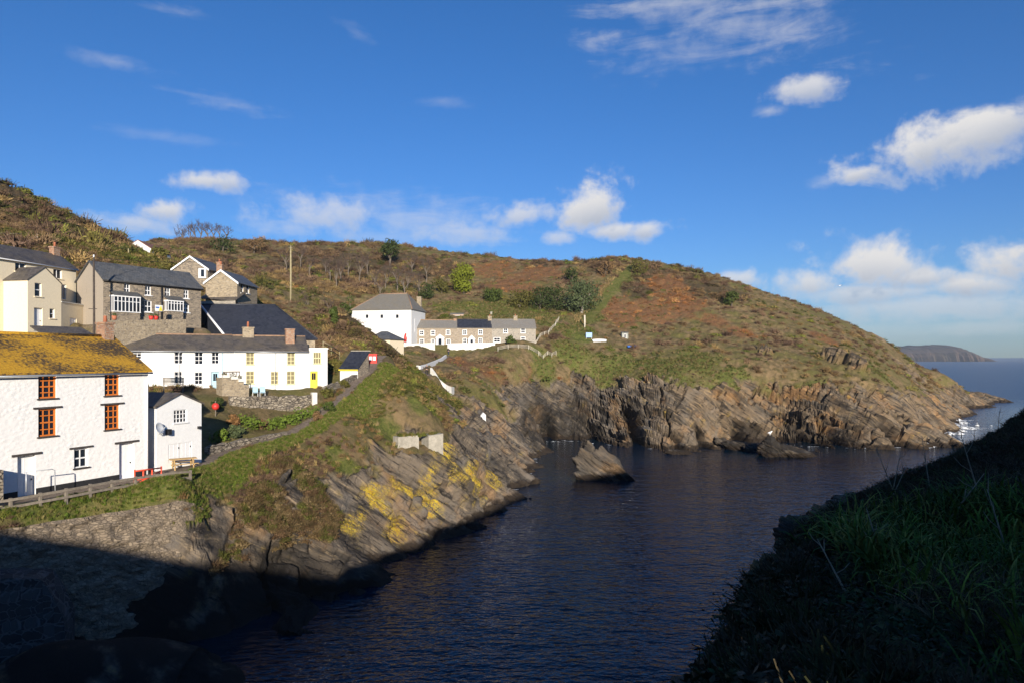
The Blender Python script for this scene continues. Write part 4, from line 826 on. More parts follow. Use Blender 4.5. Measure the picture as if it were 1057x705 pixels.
q = MB(); q.tube([r0,r1_], .14); q.tube([r1_,c[1]], .1); q.tube([r0,c[0]], .1); q.build('ridge_tiles', M['ridge_tile'], rw)
q = MB(); q.box(A, e, -.5, 1.5, .8, 6, zb-1.5, ze-.95); q.build('annex', M['white_render'], h_w)
x_, y_ = pt(A,e,L-1.0,D-1.4); add_chimney(h_w, x_, y_, ze, CZ+(HZ-306.5)/F*y_, 1.0, .8, e, 'warm_stone', 0)
q = MB(); q.box(pt(A,e,L), nrm(e), 2.2, 2.9, -.04, -.001, zb+3.2, zb+6.2); q.build('side_boarding', M['white_paint'], h_w)
# stone bungalow with hipped roof in front of it
A, B = WX(379,133), WX(402.5,131); e, L = unit(A, B); D = 5.0; zb = CZ+(HZ-360)/F*131; ze = CZ+(HZ-349.8)/F*131; zr = CZ+(HZ-342)/F*134
bg_ = thing('bungalow', base_of(A,e,L,D,zb), 'low bungalow with a grey hipped roof, half hidden by the spur beside the hall', 'bungalow')
hb = hole(A,e,(391,351.3,398,358)); shell(bg_, A, e, L, D, zb, ze, zr, 'cream_render', [hb], gable=None); add_window(bg_, A, e, hb, 'white_paint', (3,1), sill='white_paint', fw=.08)
c = [(*pt(A,e,-o_,-o_),ze-.08),(*pt(A,e,L+o_,-o_),ze-.08),(*pt(A,e,L+o_,D+o_),ze-.08),(*pt(A,e,-o_,D+o_),ze-.08)]; r0 = (*pt(A,e,1.6,D/2),zr); r1_ = (*pt(A,e,L-2.2,D/2),zr)
q = MB(); q.poly([c[0],c[1],r1_,r0]); q.poly([c[1],c[2],r1_]); q.poly([c[2],c[3],r0,r1_]); q.poly([c[3],c[0],r0]); rw = q.build('roof', M['grey_slate'], bg_); md = rw.modifiers.new('thickness','SOLIDIFY'); md.thickness = .12

# coastguard terrace: three stone cottages
A0, (e, Lt) = TR0, unit(TR0, TR1); D = 5.2; zb = 19.95
cut = [0, on(A0,e,472,350)[0], on(A0,e,507.7,350)[0], Lt]
spec = [('warm stone terraced cottage with pale grey slates and the larger porch, next to the hall', 'cottage_stone', 'terrace_slate', 331.0, 338.3, [(433,341,437.6,346.3),(444.6,341,449.2,346.3),(460.2,340.6,464.8,345.8)], [(433,349.8,437.8,355),(444.8,350,448.8,355),(460.5,350,465,355)], (450,458.5,345.5,356)),
        ('terraced cottage with newer dark slates and a small porch, between two paler roofs', 'cottage_stone', 'dark_slate', 330.6, 338.2, [(477.4,340.6,482,345.8),(493.6,340.4,498.2,345.6)], [(477.6,349,481.8,354.4),(493.8,348.8,498,354)], (483.3,490,346.5,356)),
        ('greyer terraced cottage with rows of small white windows and no porch, at the headland end', 'pale_stone', 'terrace_slate', 330.4, 338.6, [(519.6,339,524.2,344),(537.5,338.8,542.3,344)], [(509.5,348.3,516.5,353.6),(537.5,347.6,542.3,352.6)], None)]
for i, (lb, wm, rm, pr, pe, up, lw, porch) in enumerate(spec):
    A = pt(A0,e,cut[i]); L = cut[i+1]-cut[i]; dm = A[1]+e[1]*L/2; ze = CZ+(HZ-pe)/F*dm; zr = CZ+(HZ-pr)/F*(dm+D/2)
    t_ = thing('stone_cottage', base_of(A,e,L,D,zb), lb, 'cottage', 'stone terrace below the hillside gardens')
    hu = [hole(A,e,q) for q in up+lw]; shell(t_, A, e, L, D, zb, ze, zr, wm, hu, r=.12)
    for q in hu: add_window(t_, A, e, q, 'white_paint', (2,2), sill='white_paint', r=.12, fw=.13)
    q = MB(); gable_roof(q, A, e, L, D, ze, zr, .2, .0 if i < 2 else .12); q.build('roof', M[rm], t_)
    q = MB(); q.tube([(*pt(A,e,0.02,D/2),zr+.12),(*pt(A,e,L-.02,D/2),zr+.12)], .12, 6); q.build('ridge_tiles', M['ridge_tile' if i == 0 else rm], t_)
    if i: uq = on(A,e,505.5 if i == 1 else 532,329,D/2)[0]; add_chimney(t_, *pt(A,e,uq,D/2), zr-.3, zr+.95, .9, .7, e, 'warm_stone', 1, 'terracotta', .35)
    else: add_chimney(t_, *pt(A,e,L-.5,D/2), zr-.3, zr+.5, .6, .6, e, 'brick', 0)
    if porch:
        u0 = on(A,e,porch[0],350)[0]; u1 = on(A,e,porch[1],350)[0]; zp = CZ+(HZ-porch[2])/F*dm; zv = zp-.75; p = 1.3; Pp = pt(A,e,u0,-p); n_ = nrm(e)
        q = MB(); ww = u1-u0; wall_face(q, Pp, e, ww, zb-.8, zv, [(ww*.3,ww*.7,zb,zv-.15)], .08); wall_face(q, pt(Pp,e,ww), n_, p, zb-.8, zv); wall_face(q, pt(Pp,e,0,p), (-n_[0],-n_[1]), p, zb-.8, zv)
        q.poly([(*Pp,zv),(*pt(Pp,e,ww),zv),(*pt(Pp,e,ww/2),zp)]); po = q.build('porch', M['white_paint'], t_)
        q = MB(); q.box(Pp, e, ww*.3, ww*.7, .06, .078, zb, zv-.15); q.build('porch_door', M['glass'], po)
        q = MB(); gable_roof(q, pt(Pp,e,ww), n_, p-.01, ww, zv, zp, .15, .15, .08); q.build('porch_roof', M['white_paint'], po)
# rusty-roofed hillside bungalow far up the valley
A, B = WX(156,131), WX(176,139); e, L = unit(A, B); D = 5.0; zb = CZ+(HZ-269)/F*134; ze = zb+1.8; zr = ze+1.6
rb_ = thing('hillside_hut', base_of(A,e,L,D,zb), 'old hut with rusty red roof and pale gable end among scrub near the skyline', 'hut')
shell(rb_, A, e, L, D, zb, ze, zr, 'white_render', []); q = MB(); gable_roof(q, A, e, L, D, ze, zr, .2, .1); q.build('roof', M['rust_roof'], rb_)
# garden huts above the terrace
def hut(px0, px1, pyt, pyb, d, label, wall, roofm, dep=2.2, pitch=.35, win=True):
    A, B = WX(px0, d), WX(px1, d); e, L = unit(A, B); zb = CZ+(HZ-pyb)/F*d; zt = CZ+(HZ-pyt)/F*d; ze = zt-pitch
    h = thing('garden_hut', base_of(A,e,L,dep,zb), label, 'hut'); hl = [(L*.3, L*.72, zb+(ze-zb)*.35, zb+(ze-zb)*.85)] if win else []
    shell(h, A, e, L, dep, zb, ze, zt, wall, hl, r=.08, found=2.0)
    for q in hl: add_window(h, A, e, q, 'white_paint', (2,1), sill=None, r=.08, fw=.08)
    q = MB(); gable_roof(q, A, e, L, dep, ze, zt, .12, .1, .07); q.build('roof', M[roofm], h); return h
M['grey_boards'] = plain('grey_boards', (.30,.31,.27), .8, .3, 2); M['pink_boards'] = plain('pink_boards', (.45,.33,.26), .8, .25, 2)
hut(452.5,462,306.8,317,196, 'grey-green garden hut standing on a terrace above the stone cottages', 'grey_boards', 'grey_slate')
hut(465,478.5,323.3,331.5,176, 'pinkish summerhouse with wide windows directly behind the cottage roofs', 'pink_boards', 'pale_slate')
hut(495,501.5,301.5,305.5,208, 'tiny pale hut below the lime-green tree', 'warm_stone', 'pale_slate', 1.6, .2, False)
hut(642,648.5,342.8,352,171, 'weathered grey allotment shed with a white corner post', 'grey_boards', 'grey_slate', 1.8, .2)
# ------------------------------------------------------------------ growth: leaf clumps, scatter, trees
def leaf_mat(name, col, var=.35, trans=0.0, inst=False):
    m, t, b = newmat(name); oc = t.add('ShaderNodeTexCoord').outputs['Object']; n = t.noise(oc, 7, 3, .7); n2 = t.noise(oc, 1.6, 2, .6)
    base = t.add('ShaderNodeAttribute', attribute_type='INSTANCER', attribute_name='tint').outputs['Color'] if inst else col
    k = t.mix(1.0, base, t.mix(t.step(n, .3, .7), (1-var,)*3, (1+var, 1+var*.9, 1+var*.6)), 'MULTIPLY')
    if not inst: k = t.mix(t.step(n2, .4, .65, 0, .5), k, tuple(c*.6 for c in col))
    t.put(b.inputs['Base Color'], k); b.inputs['Roughness'].default_value = .75; b.inputs['Specular IOR Level'].default_value = .12; return m
M['scatter_leaf'] = leaf_mat('scatter_leaf', None, .45, inst=True)
def leaf_quads(c, nrmv, size, asp=1.6):
    """one small four-cornered leaf per centre, facing about nrmv"""
    n = len(c); r = rng.normal(size=(n,3)); nv = nrmv+rng.normal(size=(n,3))*.75; nv /= np.linalg.norm(nv, axis=1)[:,None]
    a = np.cross(nv, r); a /= np.linalg.norm(a, axis=1)[:,None]; b = np.cross(nv, a); s = np.asarray(size).reshape(-1,1)
    v = np.stack([c-a*s*asp*.5, c+b*s*.36-a*s*asp*.05, c+a*s*asp*.5, c-b*s*.36-a*s*asp*.05], 1).reshape(-1,3)
    return v, np.arange(4*n).reshape(n,4)
def lump_dirs(n, k=9, amp=.35):
    d = rng.normal(size=(n,3)); d /= np.linalg.norm(d, axis=1)[:,None]; q = rng.normal(size=(k,3)); q /= np.linalg.norm(q, axis=1)[:,None]
    return d, 1-amp+amp*np.clip(((d@q.T).max(1)-.55)/.4, 0, 1)*1.25
def bush_mesh(name, n=170, size=.2, flat=.75, twig=0):
    d, lum = lump_dirs(n); d[:,2] = np.abs(d[:,2])*1.0-.12; rr = lum*(rng.uniform(.25, 1, n)**.4); c = d*rr[:,None]*np.array((1,1,flat))
    v, f = leaf_quads(c, d+np.array((0,0,.4)), rng.uniform(.6,1.35,n)*size)
    if twig:
        dd = rng.normal(size=(twig,3)); dd[:,2] = np.abs(dd[:,2])+.8; dd /= np.linalg.norm(dd,axis=1)[:,None]; L = rng.uniform(.7,1.25,twig)[:,None]
        o = rng.normal(size=(twig,3))*.22; o[:,2] = 0; sd = np.cross(dd, rng.normal(size=(twig,3))); sd /= np.linalg.norm(sd,axis=1)[:,None]; w_ = .028
        tv = np.stack([o-sd*w_, o+sd*w_, o+dd*L+sd*w_*.5, o+dd*L-sd*w_*.5],1).reshape(-1,3); tf = np.arange(4*twig).reshape(twig,4)+len(v); v = np.r_[v,tv]; f = np.r_[f,tf]
    return np_mesh(name, v, f)
def tuft_mesh(name, n=26, h=1.0, wd=.03, seg=4, droop=.9, spread=.35):
    vs, fs = [], []
    for i in range(n):
        a = rng.uniform(0, 6.283); lean = rng.uniform(.05, 1)*spread; L = h*rng.uniform(.55, 1.15); o = np.array((rng.normal()*.16, rng.normal()*.16, -.05)); dr = droop*rng.uniform(.3, 1.2)
        side = np.array((-math.sin(a), math.cos(a), 0)); p = o.copy(); th = math.pi/2-lean; k0 = len(vs)
        for j in range(seg+1):
            w_ = wd*(1-(j/seg)**1.6)*(.8+.4*(j > 0))+.002; vs += [p-side*w_, p+side*w_]
            p = p+np.array((math.cos(a)*math.cos(th), math.sin(a)*math.cos(th), math.sin(th)))*L/seg; th -= dr*(j+1)/seg*.8
        for j in range(seg): k = k0+2*j; fs.append((k, k+1, k+3, k+2))
    return np_mesh(name, np.array(vs), np.array(fs))
def protos(coll_name, meshes):
    c = bpy.data.collections.new(coll_name)
    for me in meshes:
        me.materials.append(M['scatter_leaf']); c.objects.link(bpy.data.objects.new(me.name, me))
    return c
PR_BUSH = protos('bush_kinds', [bush_mesh('bush_kind_a', 210, .17), bush_mesh('bush_kind_b', 170, .2, .6), bush_mesh('bush_kind_c', 90, .2, .8, 70), bush_mesh('bush_kind_d', 40, .22, .8, 130)])
PR_TUFT = protos('tuft_kinds', [tuft_mesh('tuft_kind_a', 34, 1, .035, 3, .8, .5), tuft_mesh('tuft_kind_b', 26, 1, .05, 3, 1.2, .6)])
PR_BLADE = protos('blade_kinds', [tuft_mesh('blade_kind_a', 13, 1, .022, 6, .8, .32), tuft_mesh('blade_kind_b', 16, 1, .016, 6, 1.3, .5), tuft_mesh('blade_kind_c', 40, 1, .006, 5, 1.1, .7)])
def leafy_mesh(name, n=46, size=.2):
    d = rng.normal(size=(n,3)); d[:,2] = np.abs(d[:,2])*.35; c = d*np.array((.5,.5,.4)); v, f = leaf_quads(c, np.array((0,0,1.3)), rng.uniform(.6,1.3,n)*size, 1.5); return np_mesh(name, v, f)
PR_LEAFY = protos('leafy_kinds', [leafy_mesh('leafy_kind_a'), leafy_mesh('leafy_kind_b', 60, .13)])
def scatter(name, label, pts, rot, scl, tint, idx, coll):
    n = len(pts); me = bpy.data.meshes.new(name); me.vertices.add(n); me.vertices.foreach_set('co', np.asarray(pts, np.float32).ravel())
    for nm, ty, ar, key in (('rot','FLOAT_VECTOR',rot,'vector'),('scl','FLOAT_VECTOR',scl,'vector')):
        a = me.attributes.new(nm, ty, 'POINT'); a.data.foreach_set(key, np.asarray(ar, np.float32).ravel())
    a = me.attributes.new('tint','FLOAT_COLOR','POINT'); a.data.foreach_set('color', np.c_[tint, np.ones(n)].astype(np.float32).ravel())
    a = me.attributes.new('idx','INT','POINT'); a.data.foreach_set('value', np.asarray(idx, np.int32))
    g = bpy.data.node_groups.new(name+'_nodes', 'GeometryNodeTree'); g.interface.new_socket('Geometry', in_out='INPUT', socket_type='NodeSocketGeometry'); g.interface.new_socket('Geometry', in_out='OUTPUT', socket_type='NodeSocketGeometry')
    N = g.nodes; gi, go = N.new('NodeGroupInput'), N.new('NodeGroupOutput'); ip = N.new('GeometryNodeInstanceOnPoints'); ci = N.new('GeometryNodeCollectionInfo'); ci.inputs['Collection'].default_value = coll
    ci.inputs['Separate Children'].default_value = True; ci.inputs['Reset Children'].default_value = True; ip.inputs['Pick Instance'].default_value = True
    def at(nm, ty): q = N.new('GeometryNodeInputNamedAttribute'); q.data_type = ty; q.inputs[0].default_value = nm; return q.outputs[0]
    g.links.new(gi.outputs[0], ip.inputs['Points']); g.links.new(ci.outputs[0], ip.inputs['Instance']); g.links.new(at('idx','INT'), ip.inputs['Instance Index'])
    g.links.new(at('rot','FLOAT_VECTOR'), ip.inputs['Rotation']); g.links.new(at('scl','FLOAT_VECTOR'), ip.inputs['Scale']); g.links.new(ip.outputs[0], go.inputs[0])
    o = link(bpy.data.objects.new(name, me)); md = o.modifiers.new('scatter', 'NODES'); md.node_group = g; return tag(o, label, 'plants', kind='stuff')
def pick(cols, u): cols = np.array(cols); return cols[np.minimum((u*len(cols)).astype(int), len(cols)-1)]
# --- scrub over the hillside
cell = (RR*RR).ravel(); view = (np.abs(AA.ravel()) < R(41)) & (gy > 30)
padm = np.ones(len(gx))
for A, B, dp, pz_, bl in PADS: padm *= sstep(rectd(gx, gy, A, B, dp), .6, 2.2)
for A, B, dp in [(WX(28.6,64), WX(78,72.7), 6), (WX(62,67), WX(103,75), 4), (Pf, Pb, 5), (P2f, pt(P2f, unit(Pf,Pb)[0], 7), 6), ((-33.4,80.2), (-24,84.6), 12), (WX(351,82.8), WX(370,82), 4), (WX(379,133), WX(402,131), 6), (WX(452,196), WX(462,196), 3), (WX(464,176), WX(479,176), 3), (WX(156,131), WX(176,139), 5)]:
    padm *= sstep(rectd(gx, gy, A, B, dp), .3, 1.5)
cov = (1-FD['rock'])**2*(1-FD['path'])*(1-FD['lawn'])*padm*view*(P[:,2] > 3)
clear_w = np.ones(len(gx))                                # sight lines to the things that stand open in the picture
def clearing(px, py, d, r):
    global clear_w
    c = WX(px, d); clear_w *= sstep(np.hypot(gx-c[0], gy-c[1]), r*.7, r*1.2)
for c in [(200,410,64,5),(225,408,67,4),(250,405,69,4),(165,410,62,5),(270,405,70,4),(300,405,72,4),(215,430,60,5),(440,385,110,5),(455,392,113,6),(463,368,149,4),(300,440,65,6),(280,420,68,5),(255,440,63,5),(230,440,61,5),(180,470,54,4),(150,335,73,6),(180,333,77,6),(110,335,71,5),(430,362,152,6),(480,360,152,7),(530,360,154,7),(440,455,75,4.5),(420,452,72,3.5),(607,352,167,5),(645,352,169,4),(405,370,148,8),(30,345,63,5),(380,380,89,4),(358,393,81.5,4),(163,263,129,7),(158,266,120,4),(390,375,92,3),(420,385,112,5),(435,372,135,6)]: clearing(*c)
cov *= clear_w
def draw(wt, n): p = np.clip(wt, 0, None)*cell; p /= p.sum(); return rng.choice(len(p), n, p=p)
clump = .25+1.5*sstep(fbm(gx*.11, gy*.11, None, 3), .42, .62)
dens = cov*(1-.88*FD['grass'])*(1-.5*FD['rust'])*clump*(.7+.9*FD['dark'])
def scrub(n, dens, smin, smax, flat, name, label, near):
    i = draw(dens, n); p = P[i].copy(); u = rng.uniform(size=n); patch = np.clip((fbm(p[:,0]*.07, p[:,1]*.07, None, 3)-.32)/.36, 0, .999)
    t1 = pick([(.045,.05,.016),(.062,.066,.018),(.10,.09,.03)], u); t2 = pick([(.11,.075,.042),(.085,.058,.038),(.15,.105,.055)], u); t3 = pick([(.10,.066,.05),(.075,.05,.04),(.13,.09,.06)], u)
    k = (patch*3).astype(int)[:,None]; tint = np.where(k == 0, t1, np.where(k == 1, t2, t3))
    dk = ((FD['dark'][i]*rng.uniform(size=n) > .35) | ((p[:,2] > 43)*(gy[i] > 185)*rng.uniform(size=n) > .38))[:,None]; tint = np.where(dk, pick([(.062,.042,.03),(.042,.034,.02),(.085,.056,.042),(.11,.076,.05)], u), tint)
    ru = (FD['rust'][i] > .4)[:,None]; tint = np.where(ru, pick([(.19,.09,.04),(.24,.13,.06),(.14,.075,.04)], u), tint)
    gr = ((FD['grass'][i] > .5) | (rng.uniform(size=n) < .08))[:,None]; tint = np.where(gr, pick([(.07,.095,.02),(.12,.13,.03),(.055,.07,.02)], u), tint)
    st = (rng.uniform(size=n) < .06)[:,None]; tint = np.where(st, pick([(.19,.135,.065),(.145,.105,.055)], u), tint)
    tint = tint*rng.uniform(.75, 1.5, (n,1))*np.array((1.42,1.38,1.25)); s = rng.uniform(smin, smax, n)*(.7+.6*rng.uniform(size=n)**3)*(1-.35*FD['rust'][i])
    if near: s *= .6+.5*np.clip((gy[i]-45)/60, 0, 1)
    p[:,2] -= s*.12; rot = np.c_[rng.normal(size=(n,2))*.15, rng.uniform(0,6.28,n)]
    twig = (tint[:,1]/tint[:,0] < .78); idx = np.where(twig, rng.integers(2,4,n), rng.integers(0,3,n))
    return scatter(name, label, p, rot, np.c_[s, s, s*rng.uniform(.6,1.1,n)*flat], tint, idx, PR_BUSH)
far_d = dens*(gy > 82); near_d = cov*(1-.7*FD['grass'])*(gy <= 105)*(.3+clump)
scrub(13000, far_d, .7, 1.7, .85, 'hill_scrub', 'brown heath, gorse and bramble scrub covering the hillside', False)
scrub(9000, cov*(gy > 82)*(1-.6*FD['grass'])*(.5+.5*FD['rust']), .3, .7, .9, 'low_heath', 'low heather and bracken between the scrub on the headland', False)
scrub(11000, near_d, .28, .8, .8, 'cliff_plants', 'brown and green cliff top plants above the rocks below the path', True)
thick = cov*(gy > 78)*np.clip(1.0*(gx < -38)+.9*FD['dark'], 0, 1)*(.25+clump)
scrub(4200, thick, 1.1, 2.5, .9, 'thicket', 'dense brown and olive thicket on the slope above the houses', False)
scrub(1300, cov*(gy > 190)*(P[:,2] > 42)*(.2+clump), 1.0, 2.4, 1.0, 'ridge_scrub', 'wind-cut scrub along the skyline ridge', False)
# --- grass on lawns, verges and open slopes
def grassy(n, wt, smin, smax, cols, name, label):
    i = draw(wt, n); p = P[i].copy(); u = rng.uniform(size=n); tint = pick(cols, u)*rng.uniform(.8,1.25,(n,1)); s = rng.uniform(smin, smax, n)
    return scatter(name, label, p, np.c_[rng.normal(size=(n,2))*.1, rng.uniform(0,6.28,n)], np.c_[s*1.4, s*1.4, s], tint, rng.integers(0,2,n), PR_TUFT)
lw_ = FD['lawn']*(1-FD['path'])*(1-FD['rock'])*view*padm
grassy(9000, lw_*(gy < 100), .10, .26, [(.085,.128,.02),(.115,.155,.026),(.16,.17,.045),(.2,.175,.07)], 'grass', 'bright short grass on the verge along the cliff path')
grassy(9000, cov*FD['grass']*(gy > 70), .3, .6, [(.09,.105,.03),(.12,.12,.04),(.16,.135,.055),(.21,.165,.08)], 'rough_grass', 'rough green grass on the open slopes of the headland')
grassy(4500, cov*(gy < 105)*(1-FD['lawn']), .3, .6, [(.24,.18,.08),(.12,.12,.03),(.17,.11,.05),(.09,.10,.025)], 'dry_grass', 'dry tussocks hanging over the top of the near cliff')
# --- single trees
M['bark'] = plain('bark', (.16,.13,.10), .9, .35, 4, bs=.6); M['pale_bark'] = plain('pale_bark', (.42,.37,.3), .85, .3, 4, bs=.5); M['twig_bark'] = plain('twig_bark', (.115,.08,.062), .9, .3, 4)
M['leaf_lime'] = leaf_mat('leaf_lime', (.17,.20,.022)); M['leaf_dark'] = leaf_mat('leaf_dark', (.045,.062,.02)); M['leaf_mid'] = leaf_mat('leaf_mid', (.065,.09,.022)); M['leaf_grey'] = leaf_mat('leaf_grey', (.085,.11,.05))
M['leaf_hedge'] = leaf_mat('leaf_hedge', (.11,.16,.025)); M['leaf_olive'] = leaf_mat('leaf_olive', (.10,.095,.025)); M['leaf_brown'] = leaf_mat('leaf_brown', (.16,.10,.05)); M['leaf_rust'] = leaf_mat('leaf_rust', (.22,.12,.05))
def surf(px, d): x, y = WX(px, d); return (x, y, gz(x, y))
def near_surf(px, d):
    """lowest of the modelled land around a spot, so nothing hovers over bumps"""
    x, y = WX(px, d); k = np.argmin((P[:,0]-x)**2+(P[:,1]-y)**2); return (x, y, float(P[k,2]))
def leafy_tree(name, px, pyt, pyb, d, wpx, mat, label, cat='tree', bark='bark', nleaf=900, size=.34, lobes=8, flat=.9, group=None, bare_stem=0.15):
    
    if pyb and d > 100:                                   # walk along the sight line to where the foot of the tree meets the ground
        for dd_ in np.arange(d*.8, d*1.15, .5):
            q_ = WX(px, dd_); k_ = np.argmin((P[:,0]-q_[0])**2+(P[:,1]-q_[1])**2)
            if HZ-(P[k_,2]-CZ)/dd_*F <= pyb: d = float(dd_); break
    x, y, z = near_surf(px, d); zt = CZ+(HZ-pyt)/F*d; H = max(1.0, zt-z)*1.03; r = wpx/F*d/2*1.18
    t_ = thing(name, (x,y,z), label, cat, group); tr = MB(); tr.tube([(x,y,z-.3),(x+.05*H,y,z+H*.35),(x,y,z+H*.7)], [.04*H+.05,.03*H+.03,.01*H+.02], 7)
    cs = []
    for i in range(lobes):
        a = i*2.4+random.random(); q = random.random()**.6; cz = H*(bare_stem+.18+(.62-bare_stem)*random.random()) if bare_stem else H*(.05+.7*random.random()); rl = r*(.42+.25*random.random())
        c = np.array((math.cos(a)*q*(r-rl*.75), math.sin(a)*q*(r-rl*.75), min(cz, H-rl*flat))); cs.append((c, rl))
        tr.tube([(x+.03*H, y, z+H*.22),(x+c[0]*.6, y+c[1]*.6, z+c[2]*.7),(x+c[0], y+c[1], z+c[2])], [.02*H+.02,.013*H+.015,.006*H+.01], 5)
    cs.append((np.array((0,0,H-r*.55*flat)), r*.55)); tr.build('trunk', M[bark], t_)
    vs, fs, k = [], [], 0
    for c, rl in cs:
        n = int(nleaf/len(cs)); dd, lum = lump_dirs(n, 7, .4); rr_ = lum*rng.uniform(.3,1,n)**.5*rl
        v, f = leaf_quads(c+dd*rr_[:,None]*np.array((1,1,flat)), dd+np.array((0,0,.3)), rng.uniform(.6,1.4,n)*size); vs.append(v); fs.append(f+k); k += len(v)
    me = np_mesh('crown', np.concatenate(vs), np.concatenate(fs)); me.materials.append(M[mat]); c = link(bpy.data.objects.new('crown', me)); c.parent = t_; return t_
def bare_tree(px, pyt, d, label, group, H=None, spread=.5, seed=0):
    rs = random.Random(seed); x, y, z = near_surf(px, d); H = H or max(2, CZ+(HZ-pyt)/F*d-z); t_ = thing('bare_tree', (x,y,z), label, 'tree', group); tr, tw = MB(), MB()
    def grow(p, dr, L, r_, lv):
        q = p+dr*L; m_ = (p+q)/2+Vector((rs.uniform(-1,1),rs.uniform(-1,1),0))*L*.07; (tr if lv < 2 else tw).tube([p,m_,q], [r_,r_*.85,r_*.65], 5 if lv < 2 else 3, caps=False)
        if lv >= 5: return
        for i in range(rs.choice((2,3)) if lv else 5):
            nd = (dr+Vector((rs.uniform(-1,1),rs.uniform(-1,1),rs.uniform(-.25,.75)))*spread*1.3).normalized(); grow(p+(q-p)*rs.uniform(.6,1), nd, L*rs.uniform(.6,.8), r_*.6, lv+1)
    grow(Vector((x,y,z-.3)), Vector((rs.uniform(-.1,.1),rs.uniform(-.1,.1),1)).normalized(), H*.33, .035*H**.7+.03, 0)
    tr.build('trunk', M['bark'], t_); tw.build('crown', M['twig_bark'], t_); return t_
leafy_tree('round_tree', 479, 272, 304, 216, 27, 'leaf_lime', 'rounded lime-green tree standing out against rust bracken above the cottages', nleaf=3600, size=.42, lobes=13, bare_stem=.03)
leafy_tree('broad_tree', 600, 288, 325, 190, 34, 'leaf_grey', 'broad grey-green tree with a pale leaning trunk beside the grassy track', bark='pale_bark', nleaf=5200, size=.36, lobes=13, bare_stem=.08)
for px, pyt, d, wd_, mt, lb in [(573,293,191,26,'leaf_dark','dark evergreen bush touching the broad grey-green tree'),(557,294,193,24,'leaf_dark','dark evergreen bush, middle of the dark clump over the end cottage'),(536,299,193,24,'leaf_olive','olive bush at the hut end of the dark evergreen clump'),(509,297,200,16,'leaf_mid','small bluish green cone-shaped bush above the terrace gardens')]:
    leafy_tree('garden_bush', px, pyt, 312 if px < 520 else 319, d, wd_*1.2, mt, lb, 'bush', nleaf=1700, size=.36, lobes=12, group='evergreen bushes above the stone terrace', bare_stem=0)
leafy_tree('pine_tree', 402, 247, 275, 258, 20, 'leaf_dark', 'dark pine breaking the skyline above the white hall', nleaf=1300, size=.5, lobes=9, bare_stem=.3)
leafy_tree('round_bush', 361, 305, 335, 152, 18, 'leaf_mid', 'mid-green rounded bush against the end of the white hall', 'bush', nleaf=900, size=.3, bare_stem=0)
for px, pyt, d, wd_, mt, lb in [(456,286,212,22,'leaf_olive','olive tree close against the lime-green tree'),(440,292,205,18,'leaf_dark','dark small tree between bare trees and the olive tree'),(660,265,240,20,'leaf_olive','rounded bush on the skyline at the top of the grassy track'),(625,268,240,16,'leaf_brown','brown bush on the skyline short of the grassy track'),(590,275,235,18,'leaf_dark','dark bush just under the skyline above the bracken'),(230,243,246,26,'leaf_dark','dark bush in front of the bare skyline trees'),(262,245,250,22,'leaf_brown','brown thicket bush on the skyline over the utility pole'),(165,256,150,15,'leaf_olive','olive bush just behind the rusty-roofed hut'),(345,318,118,9,'leaf_mid','green bush at the foot of the tall utility pole slope'),(755,300,215,16,'leaf_mid','bright green bush high on the open headland slope')]:
    leafy_tree('hill_bush', px, pyt, pyt+17, d, wd_, mt, lb, 'bush', nleaf=650, size=.42, lobes=7, bare_stem=0)
for i, px in enumerate((182,189,196,202,208,214,220,227,234)):
    bare_tree(px, 236+abs(px-207)*.12, 248, 'bare twiggy tree in the dark clump on the skyline', 'bare trees on the skyline', H=9.5-abs(px-207)*.06, spread=.62, seed=i)
for i, (px, py, d) in enumerate([(340,280,196),(352,276,200),(371,275,202),(386,284,196),(398,279,198),(410,282,194),(421,281,198),(432,286,194),(418,290,190),(336,268,214),(360,268,215),(380,266,218),(320,278,200),(310,270,215),(440,275,215),(425,268,225),(295,275,205),(347,286,188),(392,292,186)]):
    bare_tree(px, py, d, 'bare pale-twigged tree on the brown slope behind the white hall', 'bare trees behind the white hall', H=8.0+(i%3)*1.2, spread=.5, seed=20+i)
for i, (px, d) in enumerate([(326,150),(318,160),(340,165)]): bare_tree(px, 0, d, 'bare thin tree on the slope near the tall utility pole', 'bare trees near the utility pole', H=5.0+i*.5, spread=.5, seed=40+i)
# garden shrubs by the cottages
for px, pyt, d, wd_, mt, lb in [(259,429,63,18,'leaf_hedge','round bright green shrub nearest the dark garden corner'),(283,431,64.5,17,'leaf_hedge','bright green shrub, first of the leafy run under the rubble wall'),(298,430,66,17,'leaf_hedge','bright green shrub in the middle of the leafy run under the rubble wall'),(317,424,68.5,20,'leaf_hedge','wide bright green shrub at the gatepost end of the rubble wall'),
        (226,448,58.5,16,'leaf_hedge','low bright shrub on top of the dry stone edging by the outhouse'),(240,447,60,14,'leaf_grey','low grey-green shrub next to the small stone edging'),(337,405,74,12,'leaf_olive','dark clipped shrub beside the yellow door'),(270,436,64,10,'leaf_brown','dry brown shrub between two bright green ones'),(341,424,69.5,11,'leaf_mid','low mixed plants where the path narrows'),(225,418,64,9,'leaf_dark','dark ivy bush in the shaded garden corner'),(240,435,62,9,'leaf_rust','rusty dead shrub in the shaded garden corner'),
        (527,347,153,8,'leaf_mid','green bush against the greyer end cottage'),(355,397,78,9,'leaf_olive','plants growing on the shed garden wall'),(370,388,86,8,'leaf_mid','tuft of plants at the corner of the slate shed'),(327,437,66.5,9,'leaf_brown','brown fern clump by the stone steps of the path')]:
    leafy_tree('garden_shrub', px, pyt-1.5, 0, d, wd_*1.35, mt, lb, 'shrub', nleaf=520, size=.17 if d < 100 else .3, lobes=6, bare_stem=0, flat=.75)
